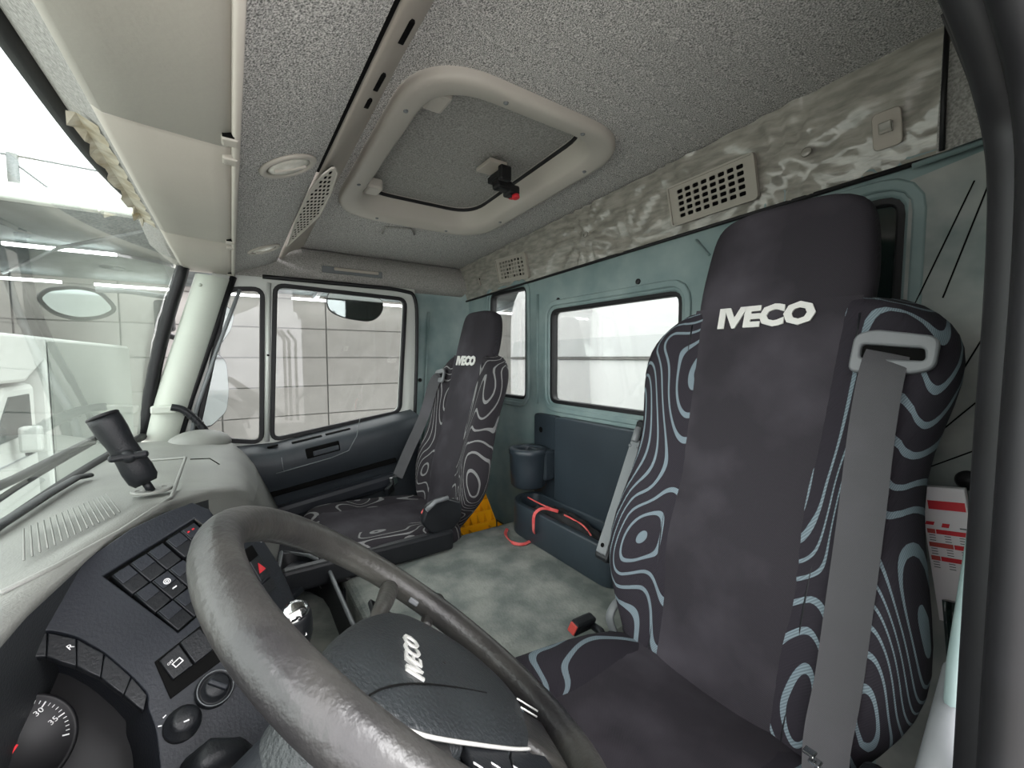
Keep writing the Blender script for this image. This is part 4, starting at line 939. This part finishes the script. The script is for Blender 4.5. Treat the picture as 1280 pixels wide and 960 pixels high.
# ================================================================ rear storage unit
ru = thing('rear_storage_unit', 'blue-grey plastic storage unit on rear wall below the middle window', 'storage unit', (1.1, -1.05, .53))
plate('back_panel', rounded([(.80, .53), (1.262, .53), (1.262, .985), (.80, .985)], .02), [], .05, (0, -1.05, 0), X_, Z_, M['bin'], ru, bevel=.006)
for o_ in ru.children: o_.data.transform(Matrix.Translation((0, 0, 0)))
plate('side_panel', rounded([(1.262, .60), (1.415, .60), (1.415, .985), (1.262, .985)], .02), [], .03, (0, -1.065, 0), X_, Z_, M['bin'], ru, bevel=.006)
lathe('panel_hole', [(.012, 0), (.011, .001)], (1.3623, -1.062, 0.9197), Y_, M['hole'], ru, seg=12)
# low open box, rounded at the passenger end
bo = rounded([(.82, -.90), (1.33, -.90), (1.40, -.96), (1.40, -1.06), (.82, -1.06)], .05); bi = rounded([(.85, -.925), (1.31, -.925), (1.37, -.965), (1.37, -1.045), (.85, -1.045)], .04)
plate('box_wall', bo, [bi], .125, (0, 0, .53), X_, Y_, M['bin'], ru, bevel=.006)
plate('box_bottom', bi, [], .01, (0, 0, .56), X_, Y_, M['carpet'], ru)
cc = V((1.345, -.985, 0))
lathe('cup_holder', [(.060, .70), (.070, .71), (.074, .78), (.076, .83), (.079, .835), (.079, .852), (.074, .857), (.050, .857), (.048, .845), (.046, .75), (.001, .75)], cc, Z_, M['bin'], ru, seg=32)
boxo('cup_bracket', (1.345, -1.04, .79), (.15, .06, .12), M['bin'], ru, bev=.01)
# black bag and red strap in the box
bg = thing('folded_cloth_bag', 'crumpled black cloth bag lying in the open storage box', 'bag', (1.15, -.98, .60))
rows = []
for i in range(22):
    x = lerp(1.34, .92, i/21); hgt = .06*math.sin(PI*(i+.5)/22)+.012*math.sin(i*2.2)
    rows.append([(x, -.945-.004*math.sin(i), .585), (x, -.955, .60+hgt*.6), (x, -.972+.008*math.sin(i*1.9), .612+hgt+.008*math.cos(i*3)), (x, -.99, .60+hgt*.75), (x, -1.005+.006*math.sin(i*2.7), .612+hgt*.9), (x, -1.03, .60+hgt*.6), (x, -1.038, .585)])
grid('bag_cloth', rows, M['cloth'], bg, sub=1)
for q in [((1.30, -.95, .67), (1.22, -.955, .665), (1.14, -.98, .655)), ((1.10, -.965, .66), (1.02, -.975, .65), (.97, -.97, .63))]:
    tube('red_piping', smoothpath(q), .003, M['strap'], bg, seg=6)
rs = thing('red_strap', 'thin red fabric strap looped over the storage box edge onto mat', 'strap', (1.2485, -0.9139, 0.535))
sx_ = (1.1711, -0.9, 0.6531)[0]
ribbon('strap_loop', smoothpath([(sx_-.05, -.955, .668), (sx_-.01, -.93, .672), (sx_, -.905, .668), (sx_, -.884, .650), (sx_, -.882, .60)]+list([(1.2258, -0.9273, 0.54), (1.2091, -0.8669, 0.537), (1.2447, -0.8378, 0.537), (1.3164, -0.8562, 0.537), (1.3511, -0.8864, 0.54)])), (1, .1, .3), .012, .003, M['strap'], rs)

# ================================================================ yellow wheel chock
wk = thing('wheel_chock', 'yellow plastic wheel chock with grid ribs behind passenger seat', 'wheel chock', (1.66, -.93, .40))
bx0, bx1, by0, by1 = 1.545, 1.80, -1.00, -.80
def top_z(x): return lerp(.463, .655, max(0, (x-1.62)/(bx1-1.62))) if x > 1.62 else .463
bm = bmesh.new()
for y in [by0+.002, by1-.002]:
    box(bm, ((bx0+1.62)/2, y, .43), (.04, .004, .06))
box(bm, (bx0+.002, (by0+by1)/2, .43), (.004, by1-by0, .06)); box(bm, (1.62, (by0+by1)/2, .43), (.004, by1-by0, .06)); box(bm, (1.70, (by0+by1)/2, .404), (.19, by1-by0, .006))
for y in (by0+.05, by0+.15): box(bm, ((bx0+1.62)/2, y, .43), (.04, .004, .056))
ob('base_tray', bm, M['yellow'], wk, bev=.0012)
for i in range(6):
    x = lerp(1.622, bx1, i/5); z = top_z(x)
    boxo('cross_rib', (x, (by0+by1)/2, (.402+z)/2), (.004, by1-by0, z-.402), M['yellow'], wk, bev=.001)
for j in range(6):
    y = lerp(by0+.002, by1-.002, j/5); bm = bmesh.new()
    vs_ = [bm.verts.new(p) for p in [(1.622, y-.002, .402), (bx1, y-.002, .402), (bx1, y-.002, .655), (1.622, y-.002, .463), (1.622, y+.002, .402), (bx1, y+.002, .402), (bx1, y+.002, .655), (1.622, y+.002, .463)]]
    for f_ in ((0, 1, 2, 3), (7, 6, 5, 4), (0, 4, 5, 1), (1, 5, 6, 2), (2, 6, 7, 3), (3, 7, 4, 0)): bm.faces.new([vs_[k] for k in f_])
    ob('long_rib', bm, M['yellow'], wk)

# ================================================================ door pocket things behind the driver
db_ = thing('card_box', 'tall white card box with red print bands standing behind driver seat', 'box', (.148, -1.0, .79))
c0 = V((0.1764, -1.0, 0.9997)); c1 = V((0.1225, -1.0, 1.0085)); c2 = V((0.1583, -1.0, 0.7759)); cu_ = (c1-c0); cv_ = (c0-c2); CW, CH = cu_.length, cv_.length
cm = plate('carton', rect(0, 0, CW, CH), [], .02, c2+V((0, 0, 0)), cu_, cv_, M['paper'], db_, bevel=.001)
cu_.normalize(); cn_ = cu_.cross(cv_.normalized()).normalized(); cv_.normalize(); 
if cn_.y < 0: cm.data.transform(Matrix.Translation(-cn_*.02)*1) if False else None
fo = c2+cn_*(.0204 if cn_.y > 0 else -.0004)
def cprint(nm, x0, y0, x1, y1, mt, k=0): return plate(nm, [(x0*CW, (1-y0)*CH), (x1*CW, (1-y0)*CH), (x1*CW-k, (1-y1)*CH), (x0*CW-k, (1-y1)*CH)], [], .0003, fo, cu_, cv_, mt, db_)
cprint('red_band', .16, .10, .97, .165, M['redb'])
for k, (y0, w0) in enumerate([(.315, .25), (.415, .6), (.515, .27)]):
    cprint('red_band', w0, y0, .96, y0+.033, M['redb'])
    cprint('red_caption', .05, y0, w0-.02, y0+.033, M['red'])
    for j in range(3):
        for (xa, xb) in ((.08, .22), (.42, .56), (.74, .92)): cprint('print_line', xa, y0+.043+j*.019, xb, y0+.049+j*.019, M['grey_pl'])
    if k == 2: break
cprint('truck_drawing', .06, .26, .25, .285, M['redb'], .002); cprint('truck_drawing', .42, .265, .58, .295, M['redb'], .002); cprint('truck_drawing', .78, .285, .92, .295, M['grey_pl'])
lathe('round_knob', [(.016, 0), (.018, .008), (.012, .02)], (0.1503, -1.09, 1.001), Y_, M['black'], wr, seg=18)
mg = thing('rolled_magazine', 'dark glossy rolled magazine standing below the white card box', 'magazine', (0.1305, -0.93, 0.7173))
tube('cover', [(0.1446, -0.97, 0.8186), (0.1366, -0.96, 0.7612), (0.1287, -0.95, 0.7028)], .011, M['seat2'] if False else M['darkglass'], mg, seg=14)
rf = thing('red_booklet', 'red booklet with white edge beside the rolled magazine', 'booklet', (0.1117, -0.93, 0.7363))
boxo('cover', (0.1186, -0.955, 0.787), (.016, .03, .10), M['redb'], rf, bev=.001)
boxo('page_edge', V((0.1255, -0.95, 0.785)), (.002, .03, .102), M['paper'], rf, bev=0)
pr = thing('pillar_rail', 'pale grey blurred rounded handle at bottom beside the door seal', 'handle', (0.0699, -0.5019, 0.8656))
tube('rail', smoothpath([(0.0737, -0.5735, 0.9145), (0.0721, -0.5483, 0.9074), (0.0712, -0.5116, 0.8887), (0.072, -0.4801, 0.8586), (0.0735, -0.4554, 0.82)]), .015, M['belt_pl'], pr, seg=16)
tissue = thing('film_scrap', 'crumpled clear film scrap tucked by the pillar handle', 'film', (0.09, -0.7212, 0.8477))
grid('film', [[V((0.108, -0.7816, 0.8242))+V((.004*i*.6, .012*j-.02, -.004*i+.006*math.sin(i*2+j))) for i in range(6)] for j in range(4)], M['film'], tissue, smooth=False)

# ================================================================ outside mirrors and wipers
def mirror_plate(name, pts, glass_m, parent, th=.03, g=.006):
    P0 = sum((V(p) for p in pts), V((0, 0, 0)))/len(pts); n = (V((0, 0, 1.22))-P0).normalized()
    return P0, n
def facepoly(pts, n, P0):
    u = V((-n.y, n.x, 0)).normalized(); v = n.cross(u)
    if v.z < 0: u, v = -u, -v
    return u, v, [((V(p)-P0).dot(u), (V(p)-P0).dot(v)) for p in pts]
def make_mirror(t, pts, n, th=.04, rim=.007, back=M['black'], rad=.03):
    P0 = sum((V(p) for p in pts), V((0, 0, 0)))/len(pts); n = V(n).normalized(); u, v, q = facepoly(pts, n, P0)
    q = rounded(q, rad, 4)
    uv = u.cross(v); s = 1 if uv.dot(n) > 0 else -1
    plate('housing', q, [], th, P0-n*th if s > 0 else P0+n*0, u, v, back, t, bevel=.004)
    g = grow(q, -rim); plate('mirror_glass', g, [], .002, P0+(n*.001 if s > 0 else n*.003), u, v, M['mirror'], t)
MG = 'outside mirrors on the passenger side'
mn = (-.70, -.715, 0)
t = thing('door_mirror', 'tall main outside mirror seen through the passenger vent window', 'mirror', (2.3, .08, .9), MG)
make_mirror(t, [(2.2099, 0.1487, 1.2166), (2.3096, 0.051, 1.2453), (2.3444, 0.017, 1.2015), (2.3486, 0.0128, 1.0593), (2.3359, 0.0253, 0.9674), (2.2682, 0.0916, 0.9045), (2.2101, 0.1485, 0.9457)], mn)
tube('arm', [(2.33, .11, 1.25), (2.30, .18, 1.3), (2.15, .24, 1.32)], .012, M['black'], t, seg=8)
t = thing('wide_angle_mirror', 'smaller outside mirror above the main passenger mirror', 'mirror', (2.3, .05, 1.28), MG)
make_mirror(t, [(2.259, 0.0705, 1.4605), (2.3234, 0.0075, 1.4612), (2.3534, -0.0219, 1.4256), (2.338, -0.0068, 1.3497), (2.2924, 0.0378, 1.2739), (2.2189, 0.1099, 1.2574)], mn)
tube('arm', [(2.32, .09, 1.30), (2.32, .11, 1.25)], .012, M['black'], t, seg=8)
t = thing('kerb_mirror', 'convex kerb mirror hanging outside top of passenger window', 'mirror', (2.28, -.52, 1.45), MG)
kq = [(2.2218, -0.3982, 1.5528), (2.2229, -0.5264, 1.5485), (2.2278, -0.6817, 1.5289), (2.2464, -0.6774, 1.4546), (2.2585, -0.6209, 1.4061), (2.2551, -0.4839, 1.4197), (2.2464, -0.4036, 1.4544)]
make_mirror(t, kq, (-1, .1, -.05), rim=.004, back=M['black'], rad=.06)
tube('arm', [(2.26, -.5, 1.53), (2.2, -.5, 1.60), (2.12, -.5, 1.62)], .010, M['black'], t, seg=8)
t = thing('front_mirror', 'outside front mirror on a long arm seen through windshield', 'mirror', (2.1268, 0.4462, 1.4129))
fq = [(2.2166, 0.577, 1.4359), (2.1975, 0.5446, 1.4705), (2.1385, 0.4557, 1.482), (2.0844, 0.3773, 1.4647), (2.0402, 0.3201, 1.3899), (2.0755, 0.3764, 1.3553), (2.1315, 0.4604, 1.3495), (2.1862, 0.5383, 1.3783)]
n_ = (V((0, 0, 1.22))-V((2.1268, 0.4462, 1.4129))).normalized()
make_mirror(t, fq, n_, rim=.014, back=M['plast'], rad=.03)
tube('arm', [(2.0973, 0.3965, 1.4647), (2.1004, 0.311, 1.4669), (2.1246, 0.2223, 1.4594), (2.1447, 0.1803, 1.4589)], .016, M['steel'], t, seg=8, flat=.6)
boxo('arm_mount', (2.1362, 0.2121, 1.3837), (.07, .06, .12), M['black'], t, bev=.012)
t = thing('wiper', 'long dark wiper arm lying along the windshield base outside', 'wiper', (1.4819, 0.4, 0.9396))
tube('arm', [(1.1487, 0.4, 0.9657), (1.3474, 0.4, 0.9565), (1.5969, 0.4, 0.9522), (1.8987, 0.385, 0.9536)], .010, M['black'], t, seg=8)
tube('blade', [(1.1004, 0.385, 0.9418), (1.2934, 0.385, 0.9467), (1.5339, 0.385, 0.9462), (1.8711, 0.38, 0.9444)], .006, M['hole'], t, seg=6)
tube('windshield_frame_base', [wsp(x, -.01)+V((0, .0, .0)) for x in xs_], .014, M['black'], ws, seg=8)

# ================================================================ outside: yard, hall, van, body behind the cab
struct(boxo('ground', (10, 10, -1.35), (90, 90, .1), M['asphalt'], bev=0))
hall = thing('hall', 'long pale panelled warehouse wall with tube-lit canopy beyond passenger side', 'building', (13, 0, -1.3))
yedge = [-16, -13, -10, -7.3, -4.8, -2.3, .25, 2.1, 3.75, 5.4, 7.0, 9.0, 12, 16, 20]
zed = [-1.3, -.40, .41, 1.22, 2.03, 2.84, 3.6]
boxo('wall_core', (13.2, 2, 1.2), (.2, 38, 5.2), M['seam'], hall, bev=0)
pme = {}
for i in range(len(yedge)-1):
    for j in range(len(zed)-1):
        y0, y1, z0, z1 = yedge[i], yedge[i+1], zed[j], zed[j+1]
        key = (round(y1-y0, 2), round(z1-z0, 2))
        if key not in pme:
            bm = bmesh.new(); box(bm, (0, 0, 0), (.06, y1-y0-.035, z1-z0-.03)); me = bpy.data.meshes.new('panel'); bm.to_mesh(me); bm.free(); me.materials.append(M['wallp']); pme[key] = me
        o = bpy.data.objects.new('panel', pme[key]); COL.objects.link(o); o.parent = hall; o.location = V((13.07, (y0+y1)/2, (z0+z1)/2))-hall.location
bm = bmesh.new()
vs_ = [bm.verts.new(p) for p in [(9, -16, 3.42), (9, 20, 3.42), (12.9, 20, 2.95), (12.9, -16, 2.95), (9, -16, 3.62), (9, 20, 3.62), (12.9, 20, 3.7), (12.9, -16, 3.7)]]
for f_ in ((0, 1, 2, 3), (7, 6, 5, 4), (0, 4, 5, 1), (1, 5, 6, 2), (2, 6, 7, 3), (3, 7, 4, 0)): bm.faces.new([vs_[k] for k in f_])
ob('canopy', bm, M['soffit'], hall)
boxo('canopy_gutter', (8.93, 2, 3.55), (.18, 36, .24), M['white'], hall, bev=.03)
for y in [-14, -11, -8, -5, -2, 1, 4, 7, 10, 13, 16]:
    boxo('beam', (10.9, y, 3.14), (3.9, .12, .16), M['steel'], hall, rotm((3.9, 0, -.47), (0, 1, 0)), bev=0)
    tube('brace', [(9.2, y, 3.36), (10.4, y+1.4, 3.1), (12.6, y+2.7, 2.9)], .03, M['steel'], hall, seg=6)
for y in [-13.5+1.9*k for k in range(17)]:
    boxo('tube_lamp', (12.6, y, 2.80), (.08, 1.4, .05), M['tube'], hall, bev=0)
for y in [-9+3.8*k for k in range(7)]:
    boxo('tube_lamp', (10.6, y, 3.12), (.08, 1.4, .05), M['tube'], hall, bev=0)
# mast with stay wires and small roof box above the canopy
mt_ = thing('roof_mast', 'thin steel mast with stay wires on the canopy roof', 'mast', (10, 2.75, 3.6))
tube('post', [(10, 2.75, 3.6), (10, 2.75, 4.42)], .07, M['steel'], mt_, seg=8)
for a, b in [((10, 2.75, 4.40), (10, -3, 4.35)), ((10, 2.75, 4.3), (10, 2.0, 3.65)), ((10, 2.75, 4.40), (10, 7, 4.3)), ((10, 1.0, 4.1), (10, .0, 3.65))]:
    tube('stay_wire', [a, b], .015, M['steel'], mt_, seg=5)
rbx = thing('roof_shelter', 'small pale roofed frame on canopy at the far left', 'shelter', (9.6, 3.3, 3.6))
boxo('roof', (9.6, 3.55, 4.22), (.9, 1.1, .10), M['film'], rbx, rotm((1, 0, 0), (0, 1, -.15)), bev=.01)
for y in (3.1, 4.0): tube('post', [(9.6, y, 3.6), (9.6, y, 4.2)], .03, M['steel'], rbx, seg=6)
# white box van
vn = thing('box_van', 'white luton box van parked beyond the windshield', 'van', (7.5, 2.7, -1.3))
def yext(name, prof, y0, y1, mt, parent, bev=.03):
    bm = bmesh.new(); A_ = [bm.verts.new((p[0], y0, p[1])) for p in prof]; B_ = [bm.verts.new((p[0], y1, p[1])) for p in prof]
    bm.faces.new(A_); bm.faces.new(B_[::-1]); n = len(prof)
    for i in range(n): bm.faces.new((A_[i], A_[(i+1) % n], B_[(i+1) % n], B_[i]))
    return ob(name, bm, mt, parent, bev=bev)
yext('box_body', [(6.75, -.45), (11.3, -.45), (11.3, 1.45), (5.3, 1.45), (4.9, 1.20), (5.0, .98), (6.2, .98), (6.75, 1.20)], 1.72, 3.8, M['vanwhite'], vn)
yext('cab_body', [(6.70, -.75), (6.70, .95), (5.95, .95), (5.2, .35), (4.4, .15), (4.2, -.7)], 1.80, 3.72, M['vanwhite'], vn, bev=.06)
for y0 in (1.785, 3.72): yext('side_window', [(6.5, .44), (6.48, .84), (6.02, .84), (5.62, .42)], y0, y0+.015, M['darkglass'], vn, bev=0)
bm = bmesh.new(); bm.faces.new([bm.verts.new(p) for p in [(5.20, 1.95, .38), (5.20, 3.6, .38), (5.90, 3.5, .93), (5.90, 2.02, .93)]]); ob('windshield', bm, M['darkglass'], vn, solid=.02)
boxo('door_mirror', (6.0, 1.66, .42), (.10, .16, .26), M['vanwhite'], vn, bev=.03)
boxo('chassis', (8.9, 2.75, -.62), (4.6, 1.7, .22), M['plast'], vn, bev=.02)
for x in (5.3, 9.6):
    for y in (1.88, 3.65): 
        w_ = lathe('wheel', [(.36, -.12), (.38, -.08), (.38, .08), (.36, .12), (.2, .12), (.2, .09)], (x, y, -.92), Y_, M['tyre'], vn, seg=24)
for z in (.2, -.3): boxo('door_seam', (6.1, 1.795, z), (.9, .01, .012), M['steel'], vn, bev=0)
boxo('door_handle', (6.4, 1.79, .22), (.16, .02, .03), M['black'], vn, bev=0)
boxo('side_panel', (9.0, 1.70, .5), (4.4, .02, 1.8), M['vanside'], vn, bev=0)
# white body right behind the cab
rb = thing('load_container', 'white rounded load body standing behind the cab rear windows', 'container', (1.3, -3.2, -1.3))
pb = rounded([(-1.2, -.9), (3.37, -.9), (3.37, 1.93), (-1.2, 1.93)], [.02, .05, .45, .2], 8)
plate('front_wall', pb, [], 1.5, (0, -2.24, 0), X_, Z_, M['tank'], rb, bevel=.03)
plate('sloped_band', rect(-1.1, 0, 3.30, .17), [], .02, (0, -2.215, 1.225), X_, (0, -.03, .17), M['tank_low'], rb, bevel=.004)
boxo('band_joint', (1.1, -2.212, 1.215), (4.4, .02, .016), M['seam'], rb, bev=0)
plate('lower_panel', rect(-1.1, -.8, 3.30, 1.205), [], .02, (0, -2.215, 0), X_, Z_, M['tank'], rb, bevel=.004)
boxo('underframe', (1.1, -3.0, -1.1), (4.0, 1.2, .4), M['plast'], rb, bev=.02)
